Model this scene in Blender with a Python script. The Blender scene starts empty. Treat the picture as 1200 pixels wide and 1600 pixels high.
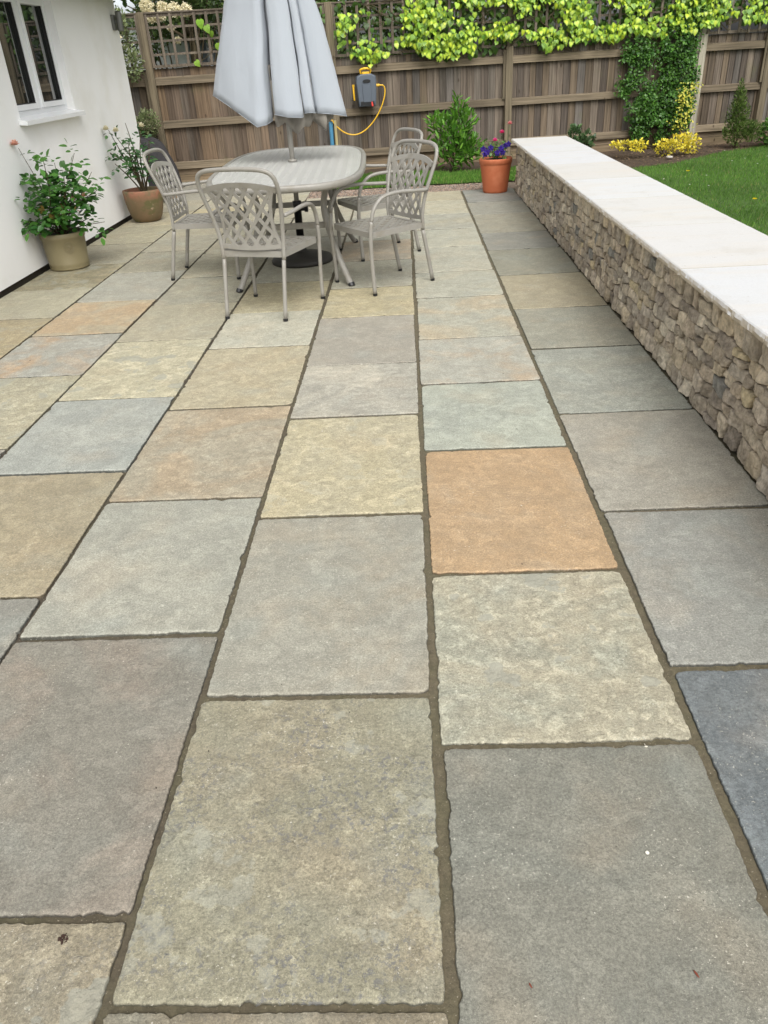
import bpy, math, random
import numpy as np
from mathutils import Vector, Matrix, noise
random.seed(7); rng = np.random.default_rng(11)
scene = bpy.context.scene
C = scene.collection

# ------------------------------------------------------------------ camera, sky, sun, exposure
F_PX, PITCH, ROLL, YAW, CAM_H = 1202.67, 0.534505, -0.0610772, -0.05168, 1.40
cp, sp, cy, sy = math.cos(PITCH), math.sin(PITCH), math.cos(YAW), math.sin(YAW)
fw = Vector((sy*cp, cy*cp, -sp)); r0 = Vector((cy, -sy, 0)); u0 = r0.cross(fw)
cr, sr = math.cos(ROLL), math.sin(ROLL)
rt = r0*cr + u0*sr; up = u0*cr - r0*sr
cam_d = bpy.data.cameras.new("camera"); cam = bpy.data.objects.new("camera", cam_d); C.objects.link(cam)
M = Matrix((rt, up, -fw)).transposed().to_4x4(); M.translation = (0, 0, CAM_H)
cam.matrix_world = M
cam_d.sensor_fit = 'HORIZONTAL'; cam_d.sensor_width = 36; cam_d.lens = 36*F_PX/1200
cam_d.clip_end = 500; cam_d.clip_start = 0.02
scene.camera = cam

SUN_EL, SUN_AZ = math.radians(50), math.radians(165)   # azimuth: clockwise from +Y towards +X
world = bpy.data.worlds.new("World"); scene.world = world; world.use_nodes = True
wn = world.node_tree; bg = wn.nodes["Background"]
sky = wn.nodes.new("ShaderNodeTexSky"); sky.sky_type = 'NISHITA'; sky.sun_disc = False
sky.sun_elevation = SUN_EL; sky.sun_rotation = SUN_AZ; sky.dust_density = 5.0; sky.air_density = 1.0; sky.ozone_density = 1.0
hsv = wn.nodes.new("ShaderNodeHueSaturation"); hsv.inputs['Saturation'].default_value = 0.06   # overcast: a grey-white sky
wn.links.new(sky.outputs[0], hsv.inputs['Color']); wn.links.new(hsv.outputs[0], bg.inputs[0])
bg.inputs[1].default_value = 0.15
sl = bpy.data.lights.new("sun", 'SUN'); sl.energy = 1.05; sl.angle = math.radians(38); sl.color = (1, 0.955, 0.88)
so = bpy.data.objects.new("sun", sl); C.objects.link(so)
sdir = Vector((math.sin(SUN_AZ)*math.cos(SUN_EL), math.cos(SUN_AZ)*math.cos(SUN_EL), math.sin(SUN_EL)))
so.rotation_euler = sdir.to_track_quat('Z', 'Y').to_euler(); so.location = (5, 5, 12)
scene.view_settings.view_transform = 'Standard'; scene.view_settings.look = 'None'
scene.view_settings.gamma = 1; scene.view_settings.exposure = 0.5
scene.cycles.max_bounces = 6; scene.cycles.transparent_max_bounces = 8

# ------------------------------------------------------------------ helpers
def S(r, g, b, k=1.0):
    f = lambda c: (c/255/12.92 if c/255 <= .04045 else ((c/255+.055)/1.055)**2.4)*k
    return (f(r), f(g), f(b))
def tag(o, label=None, cat=None, group=None, kind=None):
    if label: o['label'] = label
    if cat: o['category'] = cat
    if group: o['group'] = group
    if kind: o['kind'] = kind
    return o
def empty(name, loc, rz=0.0, **k):
    o = bpy.data.objects.new(name, None); C.objects.link(o); o.location = loc; o.rotation_euler = (0, 0, rz)
    o.empty_display_size = .1
    return tag(o, **k)
class MB:
    def __init__(s): s.v = []; s.f = []; s.c = []
    def add(s, vs, fs, col=None):
        b = len(s.v); s.v.extend([tuple(p) for p in vs]); s.f.extend([tuple(b+i for i in f) for f in fs])
        if col is not None: s.c.extend([tuple(col)]*len(vs))
        return s
    def box(s, x0, x1, y0, y1, z0, z1, col=None, T=None):
        vs = [(x0,y0,z0),(x1,y0,z0),(x1,y1,z0),(x0,y1,z0),(x0,y0,z1),(x1,y0,z1),(x1,y1,z1),(x0,y1,z1)]
        if T: vs = [T(*p) for p in vs]
        return s.add(vs, [(0,3,2,1),(4,5,6,7),(0,1,5,4),(1,2,6,5),(2,3,7,6),(3,0,4,7)], col)
    def tube(s, pts, r, n=8, col=None, smooth=4, flat=1.0, cap=True):
        pts = [Vector(p) for p in pts]
        if smooth and len(pts) > 2: pts = catmull(pts, smooth)
        rs = r if isinstance(r, (list, tuple)) else None
        N = len(pts); prev = None; vs = []
        for i, p in enumerate(pts):
            t = (pts[min(i+1, N-1)]-pts[max(i-1, 0)])
            if t.length < 1e-9: t = Vector((0, 0, 1))
            t.normalize()
            if prev is None:
                a = Vector((1, 0, 0)) if abs(t.x) < .9 else Vector((0, 1, 0))
                nrm = (a - t*a.dot(t)).normalized()
            else:
                nrm = (prev - t*prev.dot(t)).normalized()
            prev = nrm; bn = t.cross(nrm)
            rr = r if rs is None else rs[0]+(rs[1]-rs[0])*i/(N-1)
            for k in range(n):
                a = 2*math.pi*k/n
                vs.append(p + nrm*(math.cos(a)*rr) + bn*(math.sin(a)*rr*flat))
        fs = [(i*n+k, i*n+(k+1) % n, (i+1)*n+(k+1) % n, (i+1)*n+k) for i in range(N-1) for k in range(n)]
        if cap: fs += [tuple(reversed(range(n))), tuple(range((N-1)*n, N*n))]
        return s.add(vs, fs, col)
    def lathe(s, prof, n=40, cen=(0, 0, 0), col=None, jit=0):
        vs = []
        for (r, z) in prof:
            for k in range(n):
                a = 2*math.pi*k/n; rr = r
                if jit and r > 1e-4: rr = r*(1+jit*noise.noise(Vector((math.cos(a)*2, math.sin(a)*2, z*6))))
                vs.append((cen[0]+rr*math.cos(a), cen[1]+rr*math.sin(a), cen[2]+z))
        fs = [(i*n+k, i*n+(k+1) % n, (i+1)*n+(k+1) % n, (i+1)*n+k) for i in range(len(prof)-1) for k in range(n)]
        return s.add(vs, fs, col)
    def build(s, name, mat, parent=None, smooth=False, bevel=0, **k):
        me = bpy.data.meshes.new(name); me.from_pydata(s.v, [], s.f); me.update()
        if len(s.c) == len(s.v) and s.c:
            ca = me.color_attributes.new('Col', 'FLOAT_COLOR', 'POINT')
            a = np.ones((len(s.v), 4), np.float32); a[:, :3] = np.array(s.c, np.float32); ca.data.foreach_set('color', a.ravel())
        return finish(me, name, mat, parent, smooth, bevel, **k)
def finish(me, name, mat, parent=None, smooth=False, bevel=0, **k):
    me.materials.append(mat)
    if smooth: me.polygons.foreach_set('use_smooth', [True]*len(me.polygons))
    o = bpy.data.objects.new(name, me); C.objects.link(o)
    if parent: o.parent = parent
    if bevel:
        m = o.modifiers.new('bevel', 'BEVEL'); m.width = bevel; m.segments = 2; m.limit_method = 'ANGLE'
    return tag(o, **k)
def catmull(P, n):
    out = []; Q = [P[0]*2-P[1]]+P+[P[-1]*2-P[-2]]
    for i in range(1, len(Q)-2):
        a, b, c, d = Q[i-1], Q[i], Q[i+1], Q[i+2]
        for k in range(n):
            t = k/n
            out.append(.5*((2*b)+(c-a)*t+(2*a-5*b+4*c-d)*t*t+(3*b-a-3*c+d)*t**3))
    out.append(P[-1]); return out

# ------------------------------------------------------------------ materials
class NT:
    def __init__(s, name):
        s.m = bpy.data.materials.new(name); s.m.use_nodes = True; s.t = s.m.node_tree
        s.b = s.t.nodes['Principled BSDF']; s.out = s.t.nodes['Material Output']
    def n(s, typ, **k):
        x = s.t.nodes.new(typ)
        for a, v in k.items(): setattr(x, a, v)
        return x
    def L(s, a, b): s.t.links.new(a, b)
    def val(s, sock, v):
        if isinstance(v, bpy.types.NodeSocket): s.L(v, sock)
        else: sock.default_value = v
    def noise(s, vec, scale, detail=4, rough=.55, dist=0):
        x = s.n('ShaderNodeTexNoise'); s.L(vec, x.inputs['Vector']); x.inputs['Scale'].default_value = scale
        x.inputs['Detail'].default_value = detail; x.inputs['Roughness'].default_value = rough; x.inputs['Distortion'].default_value = dist
        return x.outputs['Fac']
    def ramp(s, fac, lo, hi, a=0., b=1.):
        x = s.n('ShaderNodeMapRange'); x.interpolation_type = 'SMOOTHSTEP'; s.L(fac, x.inputs[0])
        x.inputs[1].default_value = lo; x.inputs[2].default_value = hi; x.inputs[3].default_value = a; x.inputs[4].default_value = b
        return x.outputs[0]
    def math(s, op, a, b=0.):
        x = s.n('ShaderNodeMath', operation=op); s.val(x.inputs[0], a); s.val(x.inputs[1], b); return x.outputs[0]
    def mix(s, fac, a, b, mode='MIX'):
        x = s.n('ShaderNodeMix', data_type='RGBA', blend_type=mode); s.val(x.inputs[0], fac)
        for q, v in ((x.inputs[6], a), (x.inputs[7], b)):
            if isinstance(v, bpy.types.NodeSocket): s.L(v, q)
            else: q.default_value = (*v[:3], 1)
        return x.outputs[2]
    def scale(s, col, fac):
        x = s.n('ShaderNodeVectorMath', operation='SCALE'); s.val(x.inputs[0], col); s.val(x.inputs['Scale'], fac); return x.outputs[0]
    def coord(s, sc=(1, 1, 1), add=None):
        tc = s.n('ShaderNodeTexCoord'); mp = s.n('ShaderNodeMapping'); s.L(tc.outputs['Object'], mp.inputs[0]); mp.inputs['Scale'].default_value = sc
        if add: s.L(add, mp.inputs['Location'])
        return mp.outputs[0]
    def attr(s, name):
        x = s.n('ShaderNodeAttribute'); x.attribute_name = name; return x
    def bump(s, h, strength=.3, dist=.01, prev=None):
        x = s.n('ShaderNodeBump'); s.L(h, x.inputs['Height']); s.val(x.inputs['Strength'], strength); x.inputs['Distance'].default_value = dist
        if prev: s.L(prev, x.inputs['Normal'])
        return x.outputs[0]
def simple(name, col, rough=.5, var=.12, vs=20, metal=0, bump=0, bs=80, bd=.002, spec=.5, stain=None, stain_s=4, coat=0):
    t = NT(name); v = t.coord(); c = t.mix(t.noise(v, vs, 5), [x*(1-var) for x in col], [x*(1+var) for x in col])
    if stain: c = t.mix(t.ramp(t.noise(v, stain_s, 6, .6), .48, .68, 0, .75), c, stain)
    t.L(c, t.b.inputs['Base Color']); t.b.inputs['Roughness'].default_value = rough; t.b.inputs['Metallic'].default_value = metal
    t.b.inputs['Specular IOR Level'].default_value = spec; t.b.inputs['Coat Weight'].default_value = coat
    if bump: t.L(t.bump(t.noise(v, bs, 6, .6), bump, bd), t.b.inputs['Normal'])
    return t.m
def vcol(name, rough=.6, sc=(1, 1, 1), vs=30, var=.25, bump=.3, bs=60, bd=.004, trans=0.0, spec=.5):
    t = NT(name); v = t.coord(sc); a = t.attr('Col').outputs['Color']
    c = t.scale(a, t.ramp(t.noise(v, vs, 6, .6), .25, .75, 1-var, 1+var))
    t.L(c, t.b.inputs['Base Color']); t.b.inputs['Roughness'].default_value = rough; t.b.inputs['Specular IOR Level'].default_value = spec
    if bump: t.L(t.bump(t.noise(v, bs, 6, .65), bump, bd), t.b.inputs['Normal'])
    if trans:
        tr = t.n('ShaderNodeBsdfTranslucent'); t.L(c, tr.inputs[0]); mx = t.n('ShaderNodeMixShader'); mx.inputs[0].default_value = trans
        t.L(t.b.outputs[0], mx.inputs[1]); t.L(tr.outputs[0], mx.inputs[2]); t.L(mx.outputs[0], t.out.inputs[0])
    return t.m

def S3(c): return Vector(c)
def slab_material():
    t = NT('riven_sandstone')
    base = t.attr('base').outputs['Color']; alt = t.attr('alt').outputs['Color']
    prm = t.n('ShaderNodeSeparateColor'); t.L(t.attr('prm').outputs['Color'], prm.inputs[0])
    seed = t.attr('seed').outputs['Vector']
    v = t.coord(add=seed)
    blotch, speck, riven = prm.outputs[0], prm.outputs[1], prm.outputs[2]
    n1 = t.noise(v, 2.6, 5, .6, .8); n1b = t.noise(v, 6.5, 5, .62, .5)
    c = t.mix(t.math('MULTIPLY', t.ramp(n1, .44, .64), blotch), base, alt)
    # thin paler / darker veining and broad clouds
    c = t.scale(c, t.ramp(n1b, .25, .75, .91, 1.08))
    hue = t.noise(v, 4.3, 3, .5)
    c = t.mix(t.ramp(hue, .5, .75, 0, .3), c, t.mix(.5, c, S(180, 158, 128)))
    c = t.mix(t.ramp(t.noise(v, 3.7, 3, .5, .3), .52, .78, 0, .4), c, t.mix(.6, c, S(150, 158, 152)))
    # mid mottling, strongest on rough stones
    n2 = t.noise(v, 26, 5, .68)
    amp = t.math('MULTIPLY_ADD', riven, .17); t.t.nodes[-1].inputs[2].default_value = .11
    c = t.scale(c, t.math('ADD', 1.0, t.math('MULTIPLY', t.math('MULTIPLY', t.math('SUBTRACT', n2, .5), 4.0), amp)))
    n2c = t.noise(v, 75, 4, .7)
    c = t.scale(c, t.math('ADD', 1.0, t.math('MULTIPLY', t.math('MULTIPLY', t.math('SUBTRACT', n2c, .5), 3.0), amp)))
    # fine grain
    n3 = t.noise(v, 420, 2, .7)
    c = t.scale(c, t.ramp(n3, .3, .7, .84, 1.16)); c = t.scale(c, t.ramp(t.noise(v, 170, 3, .75), .32, .68, .80, 1.20)); c = t.scale(c, t.ramp(t.noise(v, 1100, 2, .6), .3, .7, .88, 1.12))
    # dark bluish speckle in clusters
    clus = t.ramp(t.noise(v, 5, 3, .6), .42, .6)
    sp_ = t.ramp(t.noise(v, 70, 5, .8), .535, .575)
    sf = t.math('MULTIPLY', t.math('MULTIPLY', sp_, clus), speck)
    c = t.mix(t.math('MULTIPLY', sf, .75), c, S(106, 106, 106))
    # pale flecks
    fl = t.ramp(t.noise(v, 120, 4, .8), .61, .65); fc = t.ramp(t.noise(v, 5.2, 4, .7), .42, .62, .12, 1)
    c = t.mix(t.math('MULTIPLY', t.math('MULTIPLY', fl, fc), .75), c, S(214, 209, 194))
    # flaky scabbed patches where a thin layer has split away
    fk = t.noise(v, 13, 7, .74, .25); fa_ = t.math('MULTIPLY', t.ramp(fk, .50, .535), riven)
    c = t.mix(t.math('MULTIPLY', fa_, .6), c, t.scale(c, 1.26))
    ln_ = t.math('MULTIPLY', t.ramp(t.math('ABSOLUTE', t.math('SUBTRACT', fk, .535)), .0, .006, 1, 0), riven); c = t.mix(t.math('MULTIPLY', ln_, .6), c, t.scale(c, .5))
    isl = t.math('MULTIPLY', t.ramp(t.noise(v, 6.5, 5, .55), .585, .60), t.ramp(riven, .5, .9)); c = t.mix(t.math('MULTIPLY', isl, .7), c, t.scale(S3(S(150, 150, 138)), 1.0))
    vor = t.n('ShaderNodeTexVoronoi'); t.L(v, vor.inputs['Vector']); vor.inputs['Scale'].default_value = 34; vor.inputs['Randomness'].default_value = 1
    dot = t.ramp(vor.outputs['Distance'], .035, .075, 1, 0)
    wn_ = t.n('ShaderNodeTexWhiteNoise'); t.L(vor.outputs['Position'], wn_.inputs[0])
    dk = t.math('MULTIPLY', dot, t.math('GREATER_THAN', wn_.outputs['Value'], .95))
    c = t.mix(t.math('MULTIPLY', dk, .8), c, S(70, 62, 52))
    wt = t.math('MULTIPLY', dot, t.math('LESS_THAN', wn_.outputs['Value'], .16))
    c = t.mix(t.math('MULTIPLY', wt, .7), c, S(215, 212, 200))
    # soft rust or damp stain bands
    c = t.scale(c, 1.0)
    t.L(c, t.b.inputs['Base Color'])
    t.L(t.ramp(n2, .3, .7, .62, .82), t.b.inputs['Roughness']); t.b.inputs['Specular IOR Level'].default_value = .35
    h1 = t.bump(t.noise(v, 9, 8, .62, .4), t.math('MULTIPLY_ADD', riven, .6), .012); t.t.nodes[-1].name
    # the strength socket above needs its own addend
    for nd in t.t.nodes:
        if nd.type == 'MATH' and nd.operation == 'MULTIPLY_ADD' and abs(nd.inputs[1].default_value-.6) < 1e-6: nd.inputs[2].default_value = .18
    h2 = t.bump(t.noise(v, 55, 6, .7), t.math('MULTIPLY', riven, .75), .004, h1)
    h3 = t.bump(n3, .5, .0015, t.bump(fa_, .5, .004, h2))
    t.L(h3, t.b.inputs['Normal'])
    return t.m
MAT_SLAB = slab_material()
def mortar_mat():
    t = NT('jointing_mortar'); v = t.coord(); xy = t.n('ShaderNodeSeparateXYZ'); t.L(v, xy.inputs[0])
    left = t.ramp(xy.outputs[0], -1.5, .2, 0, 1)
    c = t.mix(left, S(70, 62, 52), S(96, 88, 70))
    c = t.mix(t.ramp(t.noise(v, 7, 4), .4, .65, 0, .6), c, S(92, 88, 66))
    c = t.scale(c, t.ramp(t.noise(v, 60, 6, .7), .25, .75, .7, 1.25)); c = t.mix(t.ramp(t.noise(v, 220, 2), .66, .72, 0, .6), c, S(180, 170, 150))
    t.L(c, t.b.inputs['Base Color']); t.b.inputs['Roughness'].default_value = .95
    t.L(t.bump(t.noise(v, 130, 6, .7), .8, .004), t.b.inputs['Normal']); return t.m
MAT_MORTAR = mortar_mat()

# ------------------------------------------------------------------ ground
def sheet(name, poly, z, mat, **k):
    mb = MB(); mb.add([(x, y, z) for x, y in poly], [tuple(range(len(poly)))]); return mb.build(name, mat, **k)
MAT_SOIL = simple('soil', S(74, 60, 46), .95, .35, 25, bump=.9, bs=40, bd=.03)
MAT_GROUND = simple('meadow', S(74, 92, 40), .95, .3, 3, bump=.5)
MAT_LAWNBASE = simple('lawn_base', S(66, 92, 36), .95, .3, 6, bump=.6, bs=60, bd=.02)
MAT_GRAVELBED = simple('gravel_bed', S(112, 98, 84), .95, .4, 60, bump=.9, bs=90, bd=.02)
def tess(name, x0, x1, y0, y1, z, mat, step=.25, amp=.01, ok=None, **k):
    nx, ny = int((x1-x0)/step)+1, int((y1-y0)/step)+1; mb = MB(); vs = []
    for j in range(ny+1):
        for i in range(nx+1):
            x, y = x0+(x1-x0)*i/nx, y0+(y1-y0)*j/ny; vs.append((x, y, z+amp*noise.noise(Vector((x*1.3, y*1.3, z*9)))))
    fs = [(j*(nx+1)+i, j*(nx+1)+i+1, (j+1)*(nx+1)+i+1, (j+1)*(nx+1)+i) for j in range(ny) for i in range(nx) if ok is None or ok(x0+(x1-x0)*(i+.5)/nx, y0+(y1-y0)*(j+.5)/ny)]
    mb.add(vs, fs); return mb.build(name, mat, smooth=True, **k)
sheet('ground', [(-120, -120), (120, -120), (120, 160), (-120, 160)], -.06, MAT_GROUND, kind='structure')

# fence line: origin, direction, normal (towards the camera)
FO = Vector((-3.3, 11.745, 0)); FD = Vector((.9901, .1412, 0)).normalized(); FN = Vector((FD.y, -FD.x, 0))
def FT(s, n, z): p = FO + FD*s + FN*n; return (p.x, p.y, z)
def fence_y(x): return FO.y + (x-FO.x)*FD.y/FD.x
def fs_(x): return (x-FO.x)/FD.x

def interp(x, pts):
    xs = [p[0] for p in pts]; ys = [p[1] for p in pts]; return float(np.interp(x, xs, ys))
BED = [(1.7, 10.9), (2.4, 10.75), (2.9, 10.72), (3.4, 10.9), (3.9, 11.35), (4.4, 11.85), (5.0, 12.15), (5.6, 12.5), (7, 12.7), (12, 13.4)]
STRIP = [(-1.9, 11.0), (-1.4, 11.2), (-.5, 11.45), (.2, 11.5), (.6, 11.15), (1.2, 11.3), (1.8, 11.5)]
def bed_y(x): return interp(x, BED)+.05*noise.noise(Vector((x*5, 0, 3)))
def strip_lo(x): return 10.22+.05*noise.noise(Vector((x*4, 2, 0)))
tess('flower_bed', -1.9, 12, 10.5, 14.2, -.012, MAT_SOIL, .12, .03, ok=lambda x, y: y < fence_y(x)+.3 and (x > 1.7 or y > 10.9), kind='structure')
tess('lawn', 1.72, 14, -3, 13.5, 0.0, MAT_LAWNBASE, .1, .01, ok=lambda x, y: y < bed_y(x), kind='structure')
tess('lawn', -1.85, 1.72, 10.15, 11.6, 0.003, MAT_LAWNBASE, .08, .006, ok=lambda x, y: strip_lo(x) < y < interp(x, STRIP), kind='structure')
tess('gravel', -1.86, 1.72, 9.62, 10.35, -.018, MAT_GRAVELBED, .08, .006, kind='structure')

# ------------------------------------------------------------------ patio: mortar bed and flagstones in seven columns
XC = [-3.66, -3.06, -2.403, -1.793, -1.183, -.579, .027, .628, 1.235]
Z_TOP = 0.0
cols = {
 # column index: (joints from near to far, stone description per stone) stone = base, alt, blotch, speckle, riven
 6: ([-.95, -.2, .45, 1.273, 1.97, 2.843, 3.578, 4.275, 5.136, 5.827, 6.68, 7.427, 8.211, 9.053, 9.66],
     [((152,148,136),(160,152,130),.5,.1,.3)]*2+[((143,141,129),(134,136,127),.6,.15,.35),((176,168,144),(160,162,146),.75,.1,.95),((185,151,108),(172,147,114),.4,.1,.4),((170,174,160),(158,162,152),.6,.1,.4),
      ((168,166,154),(196,160,118),.5,.05,.3),((170,168,152),(194,168,128),.5,.05,.45),((170,168,152),(180,172,148),.5,.1,.4),((176,172,154),(164,162,148),.5,.1,.4),((172,170,154),(182,174,150),.5,.1,.4),((168,166,152),(178,168,140),.5,.1,.4),((176,170,148),(182,172,144),.5,.1,.5),((178,168,140),(170,164,142),.4,.1,.4)]),
 5: ([-1.0, -.1, .70, 1.448, 2.35, 3.227, 3.915, 4.778, 5.483, 6.304, 7.071, 7.9, 8.75, 9.66],
     [((156,146,126),(150,148,136),.5,.2,.4)]*1+[((152,140,116),(146,134,112),.5,.2,.5),((166,160,134),(172,156,128),.35,1.0,.75),((157,154,141),(166,154,132),.6,.08,.3),((182,172,142),(188,174,134),.5,.1,.7),((164,160,148),(196,188,170),.5,.05,.4),
      ((156,150,138),(162,155,142),.4,.05,.25),((176,164,130),(184,170,128),.5,.1,.6),((166,162,144),(156,154,142),.5,.1,.4),((178,158,132),(160,156,142),.6,.1,.4),((166,164,148),(158,156,144),.5,.1,.4),((170,166,150),(176,168,146),.5,.1,.4),((178,170,148),(170,164,146),.5,.1,.4)]),
 4: ([-.8, .1, .862, 1.711, 2.508, 3.387, 4.272, 4.975, 5.752, 6.5, 7.35, 8.1, 8.9, 9.66],
     [((156,148,130),(150,148,136),.5,.2,.4)]*1+[((166,154,128),(150,146,130),.6,.5,1.0),((149,144,132),(166,150,134),.6,.1,.35),((158,157,145),(168,164,148),.4,.08,.3),((166,156,134),(180,150,112),.45,.1,.5),((178,167,138),(182,164,128),.4,.1,.55),
      ((180,175,156),(168,168,154),.5,.1,.35),((174,163,130),(166,160,134),.5,.15,.6),((164,160,142),(156,154,142),.5,.1,.4),((160,156,142),(168,160,140),.5,.1,.4),((168,162,144),(162,158,142),.5,.1,.4),((172,166,146),(164,160,144),.5,.1,.4),((176,168,146),(168,162,144),.5,.1,.4)]),
 3: ([.3, 1.15, 1.913, 2.77, 3.564, 4.473, 5.275, 6.018, 6.885, 7.6, 8.4, 9.2, 10.0, 10.8, 11.9],
     [((156,150,138),(150,148,136),.5,.2,.4)]*1+[((154,152,143),(160,154,140),.5,.1,.5),((160,147,118),(154,144,120),.5,.15,.4),((156,159,153),(166,166,156),.5,.05,.3),((184,176,147),(176,166,136),.5,.1,.95),((166,159,136),(172,160,132),.5,.1,.4),
      ((162,157,137),(154,152,138),.5,.15,.5),((164,158,136),(170,162,138),.5,.15,.5),((168,160,136),(160,156,140),.5,.1,.4),((170,164,142),(176,166,140),.5,.1,.4),((172,164,140),(166,160,142),.5,.1,.4),((176,168,142),(168,162,142),.5,.1,.4),((170,164,146),(176,168,146),.5,.1,.4),((172,166,148),(176,168,146),.5,.1,.4)]),
 2: ([1.4, 2.2, 3.023, 3.936, 4.667, 5.44, 6.299, 7.05, 7.75, 8.5, 9.3, 10.1, 10.9, 11.9],
     [((158,150,132),(150,148,136),.5,.2,.4)]*1+[((164,158,146),(170,160,140),.5,.1,.4),((174,166,138),(164,158,136),.5,.15,.9),((162,160,150),(186,150,108),.75,.1,.5),((176,162,134),(190,154,110),.55,.1,.4),((163,160,147),(156,154,142),.4,.1,.3),
      ((160,154,134),(152,146,126),.5,.2,.5),((164,158,138),(170,162,140),.5,.2,.5),((166,158,134),(158,152,134),.5,.1,.4),((182,168,130),(174,162,132),.5,.1,.4),((172,164,142),(166,160,142),.5,.1,.4),((168,162,146),(176,168,146),.5,.1,.4),((166,162,148),(176,168,146),.5,.1,.4)]),
 1: ([2.6, 3.4, 4.25, 5.085, 5.868, 6.673, 7.503, 8.417, 9.2, 10.0, 10.8, 11.9],
     [((158,150,132),(150,148,136),.5,.2,.4)]*1+[((164,156,134),(168,158,134),.5,.2,.6),((168,152,116),(160,150,122),.5,.2,.7),((172,165,140),(164,158,138),.5,.1,.4),((160,150,118),(132,122,94),.7,.4,.8),((164,156,132),(148,140,116),.5,.3,.6),
      ((170,162,134),(160,154,132),.5,.2,.5),((178,166,134),(170,160,134),.5,.1,.4),((170,162,140),(166,158,136),.5,.1,.4),((166,160,144),(160,156,142),.5,.1,.4),((166,160,146),(160,156,142),.5,.1,.4)]),
 7: ([-.9, -.1, .66, 1.52, 2.313, 3.156, 4.027, 4.783, 5.635, 6.466, 7.151, 8.048, 8.8, 9.66],
     [((150,148,140),(150,148,136),.5,.2,.4)]*1+[((140,144,146),(150,150,144),.5,.1,.5),((124,132,138),(134,140,142),.5,.05,.5),((150,150,144),(156,148,134),.6,.08,.3),((160,155,143),(152,146,132),.5,.08,.3),((154,156,146),(160,158,142),.5,.05,.35),
      ((152,150,135),(160,152,132),.5,.08,.3),((167,156,128),(160,152,130),.4,.05,.3),((147,144,127),(140,138,124),.5,.08,.3),((144,142,133),(138,138,130),.4,.05,.3),((158,152,134),(150,146,130),.5,.05,.3),((152,150,138),(146,142,130),.5,.05,.3),((144,144,138),(140,140,134),.5,.05,.3)]),
 0: ([9.85, 10.7, 11.9], [((168,160,140),(160,156,142),.5,.1,.4), ((160,156,142),(168,160,140),.5,.1,.4)]),
}
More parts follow.
